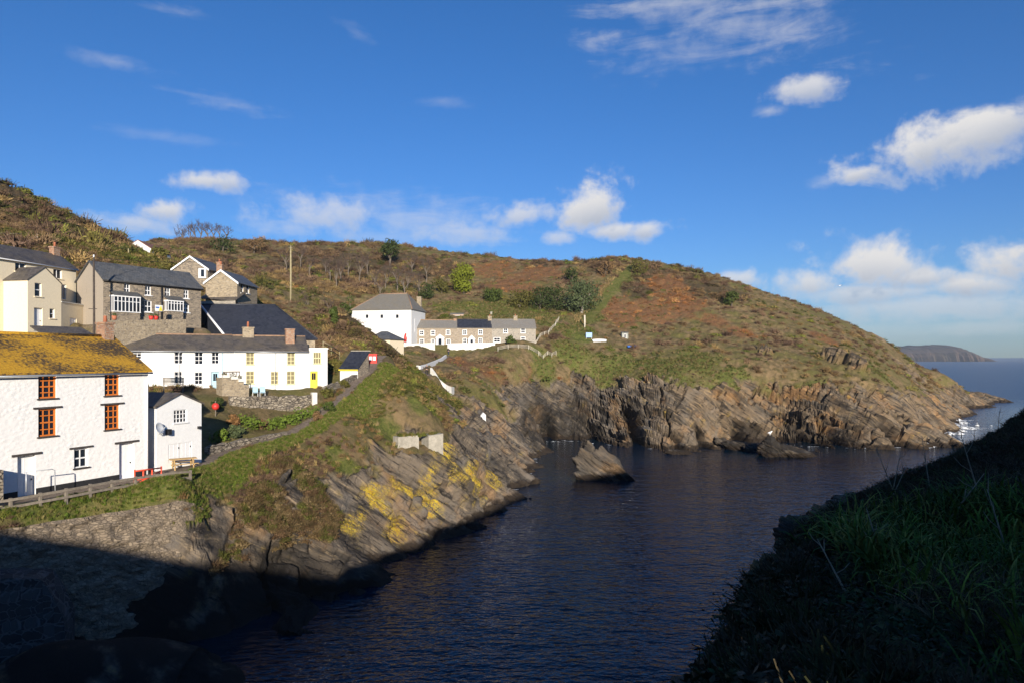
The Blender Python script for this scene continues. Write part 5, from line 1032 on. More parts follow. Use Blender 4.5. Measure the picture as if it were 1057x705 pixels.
# --- the shaded bank in front
fx, fy = rng.uniform(-1, 26, 60000), rng.uniform(2.2, 33, 60000)
edge_x = np.interp(fy, [p[1] for p in e_pts], [p[0] for p in e_pts]); ins = (fx > edge_x+.05) & (fx < fy*.85+2.5); fx, fy = fx[ins], fy[ins]; fzv = fz(fx, fy); fzv = fzv+(fbm(fx*.9, fy*.9, fzv*.9, 4)-.5)*.45+(fbm(fx*3, fy*3, fzv*3, 3)-.5)*.22; ed = fx-np.interp(fy, [p[1] for p in e_pts], [p[0] for p in e_pts])
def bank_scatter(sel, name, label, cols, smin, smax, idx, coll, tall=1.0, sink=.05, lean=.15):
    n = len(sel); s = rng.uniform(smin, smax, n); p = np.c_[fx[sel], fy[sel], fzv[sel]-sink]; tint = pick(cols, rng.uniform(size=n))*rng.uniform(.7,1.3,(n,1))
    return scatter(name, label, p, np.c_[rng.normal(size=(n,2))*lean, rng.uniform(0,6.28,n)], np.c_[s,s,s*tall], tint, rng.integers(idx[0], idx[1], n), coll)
pn = fbm(fx*.35, fy*.35, None, 3); al = np.arange(len(fx)); near = 1/(1+(fy/9)**2)
def choose(mask, n):
    c = al[mask]; w_ = (.15+near[mask]); return rng.choice(c, min(n, len(c)), replace=False, p=w_/w_.sum())
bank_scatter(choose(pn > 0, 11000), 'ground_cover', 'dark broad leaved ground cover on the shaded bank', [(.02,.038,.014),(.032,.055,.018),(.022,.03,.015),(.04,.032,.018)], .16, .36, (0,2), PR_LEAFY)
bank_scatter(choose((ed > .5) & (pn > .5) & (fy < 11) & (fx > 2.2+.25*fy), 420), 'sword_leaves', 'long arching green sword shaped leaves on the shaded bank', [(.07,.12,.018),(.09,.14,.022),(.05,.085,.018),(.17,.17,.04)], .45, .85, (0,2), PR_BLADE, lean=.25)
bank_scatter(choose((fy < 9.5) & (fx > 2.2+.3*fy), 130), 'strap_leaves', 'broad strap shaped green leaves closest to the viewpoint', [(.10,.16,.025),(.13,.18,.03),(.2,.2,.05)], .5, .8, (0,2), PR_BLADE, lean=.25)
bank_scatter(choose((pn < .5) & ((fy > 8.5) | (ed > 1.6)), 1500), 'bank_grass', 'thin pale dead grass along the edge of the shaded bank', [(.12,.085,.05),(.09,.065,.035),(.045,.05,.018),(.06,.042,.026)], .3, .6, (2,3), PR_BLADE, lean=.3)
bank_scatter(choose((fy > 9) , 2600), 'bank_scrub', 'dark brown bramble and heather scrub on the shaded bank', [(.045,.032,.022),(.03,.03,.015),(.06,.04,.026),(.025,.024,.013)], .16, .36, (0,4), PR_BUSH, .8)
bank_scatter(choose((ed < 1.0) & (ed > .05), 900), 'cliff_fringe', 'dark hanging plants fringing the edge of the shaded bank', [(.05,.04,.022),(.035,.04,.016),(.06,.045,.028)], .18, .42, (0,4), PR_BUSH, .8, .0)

ti = draw(cov*0+np.exp(-(seg_dist(gx, gy, LAWNS[1][0])[0]-2.6)**2/.5)*((gx-np.interp(gy, [182,224], [q[0] for q in (LAWNS[1][0][0], LAWNS[1][0][-1])])) < 0)*(gy > 178)*(gy < 226), 260)
scatter('straw_hedge', 'straw coloured hedge line beside the steep grassy track', P[ti], np.c_[rng.normal(size=(260,2))*.1, rng.uniform(0,6.28,260)], np.repeat(rng.uniform(.5,.95,260)[:,None],3,1), pick([(.36,.27,.13),(.28,.2,.1),(.2,.16,.07)], rng.uniform(size=260)), rng.integers(0,2,260), PR_TUFT)
# ------------------------------------------------------------------ walls, fences and small things
def land(px, d): x, y, z = near_surf(px, d); return z
def wall_line(name, pts, thick, mat, label, cat='wall', cap=None, lumps=.05):
    """free standing wall: pts are (column, depth, bottom z, top z) along its face"""
    pl = []
    for i in range(len(pts)-1):
        n = max(1, int(math.hypot(*(WX(pts[i+1][0], pts[i+1][1])-WX(pts[i][0], pts[i][1])))/.7))
        for j in range(n): q = np.array(pts[i])+(np.array(pts[i+1])-np.array(pts[i]))*j/n; pl.append(q)
    pl.append(np.array(pts[-1])); xy = [WX(q[0], q[1]) for q in pl]; q_ = MB(); t_ = thing(name, (*xy[0], pl[0][2]), label, cat); tops = [p[3]+random.uniform(-lumps, lumps) for p in pl]
    nn = []
    for i in range(len(xy)):
        d = xy[min(i+1,len(xy)-1)]-xy[max(i-1,0)]; d = d/np.hypot(*d); nn.append(np.array((-d[1], d[0])))
    for i in range(len(xy)-1):
        a, b = xy[i], xy[i+1]; c, d = b+nn[i+1]*thick, a+nn[i]*thick
        q_.add([(*a,pl[i][2]),(*b,pl[i+1][2]),(*c,pl[i+1][2]),(*d,pl[i][2]),(*a,tops[i]),(*b,tops[i+1]),(*c,tops[i+1]),(*d,tops[i])],
               [[0,1,5,4],[2,3,7,6],[4,5,6,7]]+([[3,0,4,7]] if i == 0 else [])+([[1,2,6,5]] if i == len(xy)-2 else []))
    q_.build('stonework' if not cap else 'wall_face', M[mat], t_)
    if cap:
        c_ = MB()
        for i in range(len(xy)-1):
            a, b = xy[i]-nn[i]*.04, xy[i+1]-nn[i+1]*.04; c, d = xy[i+1]+nn[i+1]*(thick+.04), xy[i]+nn[i]*(thick+.04)
            c_.hexa([(*a,tops[i]+.003),(*b,tops[i+1]+.003),(*c,tops[i+1]+.003),(*d,tops[i]+.003)], [(*a,tops[i]+.1),(*b,tops[i+1]+.1),(*c,tops[i+1]+.1),(*d,tops[i]+.1)])
        c_.build('coping', M[cap], t_)
    return t_
def zpx(py, d): return CZ+(HZ-py)/F*d
wall_line('retaining_wall', [(237,65.5,10.2,zpx(409.5,65.5)),(256,66.5,10.2,zpx(409.5,66.5)),(290,69.3,10.4,zpx(409,69.3)),(324,72,10.6,zpx(407.5,72))], .5, 'dry_stone', 'rubble retaining wall under the white cottages, behind the leafy green shrubs', lumps=.1)
wall_line('edging_wall', [(216,54.8,8.6,zpx(461,54.8)),(245,58.2,8.9,zpx(455,58.2)),(270,60.6,9.2,zpx(450,60.6)),(297,63.2,9.6,zpx(444.5,63.2))], .45, 'dry_stone', 'low dry stone edging wall climbing beside the grassy cliff path', lumps=.1)
wall_line('garden_wall', [(336,74.3,11.6,zpx(400,74.3)),(352,77.8,12.4,zpx(393.5,77.8)),(369,82,13.2,zpx(386.5,82))], .45, 'dry_stone', 'rough garden wall running up to the small slate shed', lumps=.1)
wall_line('terrace_wall', [(110,67.2,17.5,zpx(331.5,67.2)),(150,70.8,18,zpx(330.5,70.8)),(192,75,18.5,zpx(330,75))], .4, 'warm_stone', 'stone garden wall below the bay windows of the grey stone house', lumps=.05)
wall_line('gate_pillar', [(322.5,71.6,11,zpx(405,71.6)),(327.5,71.9,11,zpx(405,71.9))], .5, 'white_concrete', 'short white gate pillar at the end of the rubble wall', 'pillar', lumps=0)
wall_line('lane_wall', [(-45,35.6,7.5,zpx(484,36.5)),(3.5,37.6,7.5,zpx(484,37.6))], 1.6, 'dry_stone', 'rough stone wall end at the bottom of the white house', lumps=.08)
wall_line('hall_wall', [(403,150.6,18.0,20.0),(428,150.8,18.2,20.1),(449,152.6,18.2,20.3)], .4, 'white_concrete', 'pale garden wall running below the tall white hall', lumps=.03)
wall_line('front_wall', [(462,153.6,18.2,20.2),(486,153.9,18.2,20.25),(511,154.2,18.4,20.3)], .35, 'white_render', 'low white wall along the front gardens of the stone terrace', lumps=.02)
wall_line('path_wall', [(434,122,land(434,122)-.8,land(434,122)+.6),(441,126,land(441,126)-.8,land(441,126)+.6),(450,134,land(450,134)-.8,land(450,134)+.6),(457,141,land(457,141)-.8,land(457,141)+.6),(461,147,land(461,147)-.8,land(461,147)+.6)], .35, 'white_render', 'thin white wall edging the path up to the stone terrace', lumps=.02)
wall_line('lookout_wall', [(444,112.5,land(444,112.5)-.6,land(444,112.5)+1.1),(452,111.5,land(452,111.5)-.6,land(452,111.5)+1.2),(460,111.3,land(460,111.3)-.6,land(460,111.3)+1.2),(466,112.6,land(466,112.6)-.6,land(466,112.6)+1.5),(469,114.5,land(469,114.5)-.6,land(469,114.5)+1.5)], .45, 'white_concrete', 'curved white lookout wall below the two walkers', lumps=.03)
wall_line('block_wall', [(424.5,117,12.2,land(426,117)+1.2),(432.5,118.5,12.2,land(432,118.5)+.9)], 1.0, 'white_concrete', 'square pale block where the path turns above the spur', 'block', lumps=.03)
wall_line('marker_wall', [(488,106,5.5,zpx(427,106)),(495,106.5,5.5,zpx(431,106.5)),(499,107,5.5,zpx(425.5,107)),(501.5,107,5.5,zpx(428,107))], .3, 'white_render', 'small white painted marker on the rocks above the water', 'marker', lumps=0)
ruin = wall_line('concrete_ruin', [(442.5,71.6,6.2,zpx(449.5,71.6)),(457.5,72.6,6.2,zpx(447.5,72.6))], 1.6, 'concrete', 'pale concrete platform remains set in the mossy rock slope', 'platform', lumps=.05)
q = MB(); A_, B_ = WX(411,68.6), WX(440,70.8); e_, l_ = unit(A_, B_); q.box(A_, e_, 0, l_-.9, 0, 1.0, 6.3, zpx(449.5,69.8)); q.build('side_slab', M['concrete'], ruin)
bi_ = draw(cov*0+(gx > -19)*(gx < -14)*(gy > 43)*(gy < 56)*(P[:,2] > 3.2)*(1-FD['lawn'])*(1-FD['path'])*(fbm(gx*.4, gy*.4, None, 3) > .44), 700); nb_ = len(bi_)
scatter('hanging_scrub', 'brown bramble and dead bracken hanging between the sea wall and the spur', P[bi_], np.c_[rng.normal(size=(nb_,2))*.2, rng.uniform(0,6.28,nb_)], np.repeat(rng.uniform(.25,.6,nb_)[:,None],3,1), pick([(.13,.09,.045),(.08,.06,.03),(.17,.125,.065),(.075,.08,.02),(.11,.07,.04)], rng.uniform(size=nb_)), rng.integers(0,4,nb_), PR_BUSH)
# rubble sea wall that carries the lane above the beach
t_ = thing('sea_wall', W(100,560,39.5), 'tall tan rubble sea wall under the grass verge, half in shade', 'sea wall')
wt_ = [(-70,556,33.6),(-20,549,35.2),(0,546,35.9),(50,538,37.7),(100,530.5,39.6),(150,522.5,41.5),(185,516,42.7),(200,519,43.6),(212,526,45.2)]; ks = np.linspace(0, len(wt_)-1, 130); wa = np.array([np.interp(ks, range(len(wt_)), [q[i] for q in wt_]) for i in range(3)]).T; rows_ = 46
V_ = []
for j in range(rows_):
    f_ = j/(rows_-1)
    for (px_, py_, d_) in wa:
        x_, y_ = WX(px_, d_); zt_ = zpx(py_, d_); out = .15+f_*1.1; V_.append((x_+out*.75, y_-out*.66, zt_+(1.0-zt_)*f_))
V_ = np.array(V_); bl_ = (fbm(V_[:,0]*1.3, V_[:,1]*1.3, V_[:,2]*2.2, 4)-.5)*.55+(vnoise(V_[:,0]*3.2, V_[:,1]*3.2, V_[:,2]*5)-.5)*.22; V_ += bl_[:,None]*np.array((.75,-.66,0)); n_ = len(wa)
F_ = np.array([(j*n_+i, (j+1)*n_+i, (j+1)*n_+i+1, j*n_+i+1) for j in range(rows_-1) for i in range(n_-1)]); me_ = np_mesh('stonework', V_-np.array(t_.location), F_); uv_ = me_.uv_layers.new(name='UVMap'); L_ = np.arange(n_*rows_); uvv = np.c_[(L_%n_)*.13, V_[:,2]][F_.ravel()]; uv_.data.foreach_set('uv', uvv.astype(np.float32).ravel()); me_.materials.append(M['sea_wall_stone']); o_w = link(bpy.data.objects.new('stonework', me_)); o_w.parent = t_
# harbour wall at the slip
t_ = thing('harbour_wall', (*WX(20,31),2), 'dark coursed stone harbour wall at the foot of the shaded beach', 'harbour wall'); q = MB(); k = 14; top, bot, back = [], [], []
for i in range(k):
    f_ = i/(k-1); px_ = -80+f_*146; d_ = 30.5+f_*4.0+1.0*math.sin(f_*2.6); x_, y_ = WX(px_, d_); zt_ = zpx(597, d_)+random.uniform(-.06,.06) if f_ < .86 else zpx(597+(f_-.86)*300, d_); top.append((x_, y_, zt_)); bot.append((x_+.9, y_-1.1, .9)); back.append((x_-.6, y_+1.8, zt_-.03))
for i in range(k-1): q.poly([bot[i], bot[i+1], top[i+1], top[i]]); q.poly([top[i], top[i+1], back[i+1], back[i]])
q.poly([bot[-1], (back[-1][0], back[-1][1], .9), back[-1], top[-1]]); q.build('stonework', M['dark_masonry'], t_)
# stepped stone stair block with planters
A_, B_ = WX(229.5,66.8), WX(257,68.6); e_, l_ = unit(A_, B_); t_ = thing('stone_stair', (*pt(A_,e_,l_/2,.8),13), 'tan stone outside stair block between the blue and yellow doors', 'stairs'); q = MB()
for i, (u0, u1, py) in enumerate([(0,.38,389.5),(.38,.62,391.5),(.62,.8,394),(.8,1,397.5)]): q.box(A_, e_, l_*u0+(.002 if i else 0), l_*u1, .0, 1.6, 11.6-.01*i, zpx(py, 67.5))
q.build('steps', M['warm_stone'], t_); q = MB()
for u in np.linspace(.15, l_-.9, 6): q.box(A_, e_, u-.03, u+.03, .08, .14, zpx(390,67.5)-.1, zpx(384,67.5))
q.box(A_, e_, .12, l_-.85, .06, .16, zpx(384.3,67.5), zpx(383,67.5)); q.build('railing', M['weathered_wood'], t_)
M['planter'] = M['white_concrete']
for u, py, lb in [(.35,389.5,'white trough of plants on the top step of the stone stair'),(1.15,391.5,'white trough of plants halfway down the stone stair'),(1.85,394,'white trough of plants on the lowest step of the stone stair')]:
    z0 = zpx(py, 67.5); p_ = thing('planter', (*pt(A_,e_,u,.4),z0+.002), lb, 'planter', 'planters on the stone stair'); q = MB(); q.box(A_, e_, u-.32, u+.32, -.02-.15, .25, z0+.002, z0+.26); q.build('trough', M['white_concrete'], p_)
    dd, lum = lump_dirs(70, 5, .4); dd[:,2] = np.abs(dd[:,2]); c = dd*np.array((.34,.24,.45))*rng.uniform(.4,1,70)[:,None]; v, f = leaf_quads(c+np.array((0,0,.25)), dd, rng.uniform(.06,.14,70)); me = np_mesh('plants', v, f); me.materials.append(M['leaf_olive']); o = link(bpy.data.objects.new('plants', me)); o.parent = p_
# timber lane fence
fp = [(-22,535.5,36.2),(10.9,530.5,37.1),(41.5,524.5,38.2),(68.3,519.5,39.3),(93.2,514.5,40.5),(115.6,510,41.7),(140,506,43),(160,503,44.1),(178.5,500,45),(196.5,498.5,46)]
t_ = thing('lane_fence', W(60,521,38.8), 'weathered timber post and rail fence along the lane edge', 'fence'); tp = []
for i, (px_, py_, d_) in enumerate(fp):
    x_, y_ = WX(px_, d_); z0 = zpx(py_, d_); h_ = zpx(py_-16.5*38/d_, d_)-z0; q = MB(); q.box((x_, y_), tuple(A_E), -.075, .075, -.075, .075, z0-.5, z0+h_); q.build('post', M['weathered_wood'], t_, .015); tp.append((x_, y_, z0+h_))
for i in range(len(tp)-1):
    for dz in (-.1, -.5):
        a, b = Vector(tp[i])+Vector((.09,-.03,dz)), Vector(tp[i+1])+Vector((.09,-.03,dz)); q = MB(); n_ = Vector((.94,-.34,0))*.03; h_ = Vector((0,0,.07)); q.hexa([a-n_-h_, a+n_-h_, b+n_-h_, b-n_-h_], [a-n_+h_, a+n_+h_, b+n_+h_, b-n_+h_]); q.build('rail', M['weathered_wood'], t_)
# red barrier, handrail, painted stone
def bars(name, base, label, cat, segs, rad, mat, part='frame'):
    t = thing(name, base, label, cat); q = MB()
    for s_ in segs: q.tube(s_, rad, 6)
    q.build(part, M[mat], t); return t
def wp(px, py, d): return W(px, py, d)
bars('road_barrier', wp(152,500,45), 'red folding road barrier standing across the end of the lane', 'barrier',
     [[wp(139,486,44.4),wp(166.5,482.5,47.2)],[wp(139,502,44.4),wp(139,484.5,44.4)],[wp(166.5,498.5,47.2),wp(166.5,481,47.2)],[wp(140,500,44.5),wp(165,486,47)],[wp(139,495,44.4),wp(166.5,491,47.2)],[wp(148,501,45.3),wp(148,485,45.3)],[wp(157,499.5,46.2),wp(157,484,46.2)]], .055, 'barrier_red')
bars('handrail', wp(40,505,39.5), 'thin grey steel handrail in front of the white house door', 'handrail', [[wp(27,486.5,38.8),wp(54,484,40.2),wp(56.5,485,40.4),wp(57,506,40.4)],[wp(27,486.5,38.8),wp(27,507,38.8)]], .03, 'galvanised')
bars('stair_railing', wp(342,364,84), 'pale green timber railing on the steps behind the flat roofed cottage end', 'railing', [[wp(333.5,352.5,80),wp(350.5,362.5,88)],[wp(333.5,357,80),wp(350.5,367,88)],[wp(333.5,352,80),wp(333.5,361,80)],[wp(342,357.5,84),wp(342,367,84)],[wp(350.5,362,88),wp(350.5,371,88)]], .05, 'pole_wood')
# picnic table
x_, y_, z_ = near_surf(189, 49.8); t_ = thing('picnic_table', (x_,y_,z_), 'pale wooden picnic table on the grass before the outhouse doors', 'picnic table'); A_ = (x_,y_); e_ = (math.cos(R(35)), math.sin(R(35)))
q = MB()
for j in range(5): q.box(A_, e_, -.9, .9, -.4+j*.163, -.4+j*.163+.145, z_+.72, z_+.765)
q.build('table_top', M['pale_wood'], t_)
for s_ in (-1, 1):
    q = MB(); q.box(A_, e_, -.9, .9, s_*.72-.14, s_*.72+.14, z_+.42, z_+.46); q.build('bench', M['pale_wood'], t_)
    q = MB(); u = s_*.62
    for w_ in (-1, 1): a, b = Vector((*pt(A_,e_,u,w_*.28),z_+.715)), Vector((*pt(A_,e_,u,w_*.68),z_-.08)); q.tube([a,b], .05, 4, False)
    q.box(A_, e_, u-.03, u+.03, -.82, .82, z_+.34, z_+.415); q.build('leg', M['pale_wood'], t_)
# weathered garden bench, two folding chairs, red float
A_, B_ = WX(168,64.2), WX(190,65); e_, l_ = unit(A_, B_); z_ = zpx(401.5,64.5); t_ = thing('garden_bench', (*pt(A_,e_,l_/2),z_), 'weathered dark wooden garden bench against the shaded white cottage wall', 'bench')
q = MB(); [q.box(A_, e_, 0, l_, j*.13, j*.13+.11, z_+.42, z_+.46) for j in range(4)]; q.build('seat', M['weathered_wood'], t_)
q = MB(); [q.box(A_, e_, 0, l_, .52, .56, z_+.55+j*.14, z_+.65+j*.14) for j in range(4)]; q.build('backrest', M['weathered_wood'], t_)
for u in (.05, l_-.13):
    for n0, h_ in ((0,.62),(.52,1.1)): q = MB(); q.box(A_, e_, u, u+.08, n0, n0+.08, z_-.6, z_+h_-.1*(n0 == 0)); q.build('leg', M['weathered_wood'], t_)
for px_, lb in ((263.5,'pale blue folding chair next to the stone stair'),(271,'pale blue folding chair farther along from the stone stair')):
    x_, y_ = WX(px_, 68.9); z_ = zpx(409.5, 68.9)-.25; t_ = thing('folding_chair', (x_,y_,z_), lb, 'chair', 'folding chairs before the yellow-framed windows'); e_ = (.93,.36); A_ = (x_, y_)
    q = MB(); a = [pt(A_,e_,-.25,.25), pt(A_,e_,.25,.25), pt(A_,e_,.25,.55), pt(A_,e_,-.25,.55)]; zz = (.75,.75,1.28,1.28); q.hexa([(*a[i],z_+zz[i]) for i in range(4)], [(*a[i],z_+zz[i]+.04) for i in range(4)]); q.build('backrest', M['blue_paint'], t_)
    q = MB(); q.box(A_, e_, -.25, .25, -.3, .24, z_+.68, z_+.72); q.build('seat', M['blue_paint'], t_)
    for u in (-.24, .24):
        for s_ in ((-.45,.3),(.5,-.2)): q = MB(); q.tube([(*pt(A_,e_,u,s_[0]),z_+.2),(*pt(A_,e_,u,s_[1]),z_+.74)], .028, 6); q.build('leg', M['white_paint'], t_)
x_, y_, z_ = near_surf(222.5, 62.3); z_ = zpx(424, 62.3); t_ = thing('fishing_float', (x_,y_,z_), 'bright red round fishing float hanging in the shaded garden', 'float'); q = MB(); q.tube([(x_,y_,z_+.42+.33*math.sin(a)) for a in np.linspace(-1.5,1.5,9)], [max(.02,.33*math.cos(a)) for a in np.linspace(-1.5,1.5,9)], 14); q.build('ball', M['red_paint'], t_); q = MB(); q.tube([(x_,y_,z_+.74),(x_,y_,z_+.92)], .05); q.tube([(x_,y_,z_-1.4),(x_,y_,z_+.1)], .04); q.build('stem', M['weathered_wood'], t_)
# sale board, flower tubs
A_, B_ = WX(160.3,72), WX(167.8,72.7); e_, l_ = unit(A_, B_); z0, z1 = zpx(321.5,72.3), zpx(315.2,72.3); t_ = thing('house_sign', (*A_,20), 'white board with a yellow triangle and dark band fixed before the stone house', 'sign')
q = MB(); q.box(A_, e_, 0, l_, 0, .04, z0, z1); q.build('board', M['white_paint'], t_); q = MB(); q.hexa([(*pt(A_,e_,l_*.45,-.02),z0+.04),(*pt(A_,e_,l_*.98,-.02),z0+.04),(*pt(A_,e_,l_*.98,-.003),z0+.04),(*pt(A_,e_,l_*.45,-.003),z0+.04)], [(*pt(A_,e_,l_*.76,-.02),z1-.03),(*pt(A_,e_,l_*.8,-.02),z1-.03),(*pt(A_,e_,l_*.8,-.003),z1-.03),(*pt(A_,e_,l_*.76,-.003),z1-.03)]); q.build('triangle', M['yellow_paint'], t_)
q = MB(); q.box(A_, e_, l_*.06, l_*.55, -.015, -.002, z0+.3, z0+.46); q.build('band', M['bright_blue'], t_); q = MB(); q.tube([(*pt(A_,e_,l_*.5,.06),z0+.3),(*pt(A_,e_,l_*.5,.06),18.6)], .04); q.build('post', M['dark_wood'], t_)
for px_, mt, lb in ((118,'terracotta','orange flower tub on the garden wall end below the bay window'),(156,'red_paint','red flower tub midway along the stone garden wall'),(161,'red_paint','red flower tub right under the yellow triangle sign')):
    d_ = np.interp(px_, [110,150,192], [67.2,70.8,75])+.25; x_, y_ = WX(px_, d_); z_ = zpx(331, d_)+.06; t_ = thing('flower_tub', (x_,y_,z_), lb, 'flower tub', 'tubs on the stone garden wall'); q = MB(); q.tube([(x_,y_,z_),(x_,y_,z_+.4)], [.18,.26], 10); q.build('pot', M[mt], t_)
    dd, lum = lump_dirs(60, 5, .4); dd[:,2] = np.abs(dd[:,2]); v, f = leaf_quads(dd*.3*rng.uniform(.4,1,60)[:,None]+np.array((0,0,.42)), dd, rng.uniform(.06,.13,60)); me = np_mesh('plants', v, f); me.materials.append(M['leaf_mid']); o = link(bpy.data.objects.new('plants', me)); o.parent = t_
# low roofs just behind the lichen roof
A_, B_ = WX(44,57), WX(97,60.5); e_, l_ = unit(A_, B_); t_ = thing('lean_to', (*pt(A_,e_,l_/2),15), 'low lean-to with a dark brown roof tucked behind the lichen roof', 'outbuilding'); q = MB(); c = [(pt(A_,e_,0,0),zpx(345,58)),(pt(A_,e_,l_,0),zpx(345,60)),(pt(A_,e_,l_,2.2),zpx(337.5,61)),(pt(A_,e_,0,2.2),zpx(336.5,59))]; q.hexa([(*p,z-.12) for p,z in c],[(*p,z) for p,z in c]); q.build('roof', M['brown_slate'], t_)
q = MB(); wall_face(q, A_, e_, l_, 13, zpx(345,58)-.13); n_ = nrm(e_); wall_face(q, pt(A_,e_,l_), n_, 2.2, 13, zpx(345,60)-.13); q.build('wall', M['grey_stone'], t_)
# poles, posts, hillside fence, cable
def pole(name, px, d, pyt, r0, r1, label, cat, mat='pole_wood', z=None):
    x_, y_, z_ = near_surf(px, d); zt_ = zpx(pyt, d); t = thing(name, (x_,y_,z_), label, cat); q = MB(); q.tube([(x_,y_,z_-.6),(x_+.03,y_,(z_+zt_)/2),(x_,y_,zt_)], [r0,(r0+r1)/2,r1], 8); q.build('shaft', M[mat], t); return t, (x_,y_,zt_)
t_, top1 = pole('utility_pole', 300, 128, 254, .2, .15, 'tall bare timber utility pole on the hillside above the slate roofs', 'utility pole')
q = MB(); q.tube([Vector(top1)+Vector((-.35,0,-.4)), Vector(top1)+Vector((.35,0,-.4))], .06, 6); q.build('crossarm', M['pole_wood'], t_)
t_, top2 = pole('utility_pole', 96.8, 66.5, 266, .12, .09, 'thin dark utility pole in front of the tan gable of the stone house', 'utility pole', 'dark_wood'); q = MB(); q.tube([Vector(top2)+Vector((0,0,.0)), Vector(top2)+Vector((0,0,.25))], .07, 6); q.build('insulator', M['white_paint'], t_); 
q = MB(); q.tube([Vector(top2)+Vector((-.5,0,-5.0)), Vector(top2)+Vector((.3,0,-5.0))], .03, 6); q.build('bracket', M['black_paint'], t_)
cs = [Vector(top2)+(Vector(top1)-Vector(top2))*f_-Vector((0,0,3.0*4*f_*(1-f_)*.5)) for f_ in np.linspace(0,1,14)]; q = MB(); q.tube(cs, .022, 4); tag(q.build('overhead_cable', M['black_paint']), 'thin black overhead cable between the two utility poles', 'cable')
pole('marker_post', 38.3, 90, 242, .09, .08, 'white post standing alone among scrub above the cream house', 'post', 'fence_white')
pole('marker_post', 132.5, 100, 257, .1, .08, 'short pale timber post in scrub above the stone house roof', 'post')
pole('garden_post', 603.5, 176, 325.5, .22, .2, 'white post at the bottom of the grassy track', 'post', 'fence_white'); pole('garden_post', 507, 178, 322, .35, .3, 'squat stone pillar in the gardens over the stone terrace', 'pillar', 'concrete')
def rail_fence(pts, label, h, mat, nrail=2, name='hill_fence', step=1.9, r=.06):
    t = thing(name, near_surf(*pts[0]), label, 'fence'); xy = [WX(*p) for p in pts]; tops = []
    for i in range(len(xy)-1):
        n = max(1, int(np.hypot(*(xy[i+1]-xy[i]))/step))
        for j in range(n+(i == len(xy)-2)):
            p = xy[i]+(xy[i+1]-xy[i])*j/n; k_ = np.argmin((P[:,0]-p[0])**2+(P[:,1]-p[1])**2); z_ = float(P[k_,2]); q = MB(); q.tube([(*p,z_-.4),(*p,z_+h)], r, 6); q.build('post', M[mat], t); tops.append(Vector((*p, z_+h)))
    for k_ in range(nrail):
        q = MB(); dz = Vector((0,0,-.08-k_*h*.8/max(1,nrail)))
        for a, b in zip(tops, tops[1:]): q.tube([a+dz, b+dz], r*.75, 4)
        q.build('rail', M[mat], t)
    return t
rail_fence([(-6,84),(8,86),(22,88)], 'small pale timber fence on the slope above the cream house chimney', 1.1, 'pole_wood')
rail_fence([(514,150),(535,150.5),(556,152),(574,157)], 'pale timber fence running past the greyer end cottage', 1.0, 'fence_white', 3, step=1.6, r=.055)
rail_fence([(553,160),(566,165),(572,172),(577,180)], 'white fence climbing the hillside path beyond the end cottage', .9, 'fence_white', 3, step=1.6, r=.055)
# allotment things
x_, y_, z_ = near_surf(608, 167); A_ = (x_, y_); e_ = (1, 0); t_ = thing('blue_screen', (x_,y_,z_), 'small blue board on posts in the hillside allotment', 'board'); q = MB(); q.box(A_, e_, -.75, .75, 0, .08, z_+.5, z_+1.7); q.build('board', M['sky_blue'], t_); q = MB(); [q.box(A_, e_, u, u+.09, .085, .17, z_-.3, z_+1.7) for u in (-.7, .6)]; q.build('posts', M['fence_white'], t_)
def dinghy(px, d, label, mat, L=3.4, rz=.1, tilt=.35):
    x, y, z = near_surf(px, d); t = thing('dinghy', (x,y,z), label, 'boat'); q = MB(); n, k_ = 12, 9; vs = []
    for i in range(n):
        s_ = i/(n-1); w_ = .62*math.sin(math.pi*min(1,.22+s_*.78))**.7*(1 if s_ < .98 else .3); hh_ = .5+.18*s_**2
        for j in range(k_): a = math.pi*j/(k_-1); vx, vy, vz = (s_-.5)*L, w_*math.cos(a), -hh_*math.sin(a)**.8*(1-.25*s_); vs.append((x+vx*math.cos(rz)-vy*math.sin(rz), y+vx*math.sin(rz)+vy*math.cos(rz)-tilt*vz*.5, z+.62+.12*s_+vz+vy*tilt))
    q.add(vs, [[i*k_+j, i*k_+j+1, (i+1)*k_+j+1, (i+1)*k_+j] for i in range(n-1) for j in range(k_-1)]+[list(range(k_))], True); h = q.build('hull', M[mat], t); md_ = h.modifiers.new('thickness','SOLIDIFY'); md_.thickness = .05
    q = MB(); [q.hexa([(x+u*math.cos(rz)+v*-math.sin(rz)*w_, y+u*math.sin(rz)+v*w_, z+.42+v*w_*tilt) for u, v, w_ in ((a-.12,-1,.5),(a+.12,-1,.5),(a+.12,1,.5),(a-.12,1,.5))], [(x+u*math.cos(rz)+v*-math.sin(rz)*w_, y+u*math.sin(rz)+v*w_, z+.46+v*w_*tilt) for u, v, w_ in ((a-.12,-1,.5),(a+.12,-1,.5),(a+.12,1,.5),(a-.12,1,.5))]) for a in (-.5,.4)]; q.build('thwart', M['pale_wood'], t); return t
dinghy(619, 166, 'white dinghy lying on the grass of the hillside allotment', 'white_paint'); dinghy(652.5, 164, 'bright blue trough beside the weathered allotment shed', 'bright_blue', 2.2, 0.0, .1)  # the blue trough is drawn with the dinghy hull shape
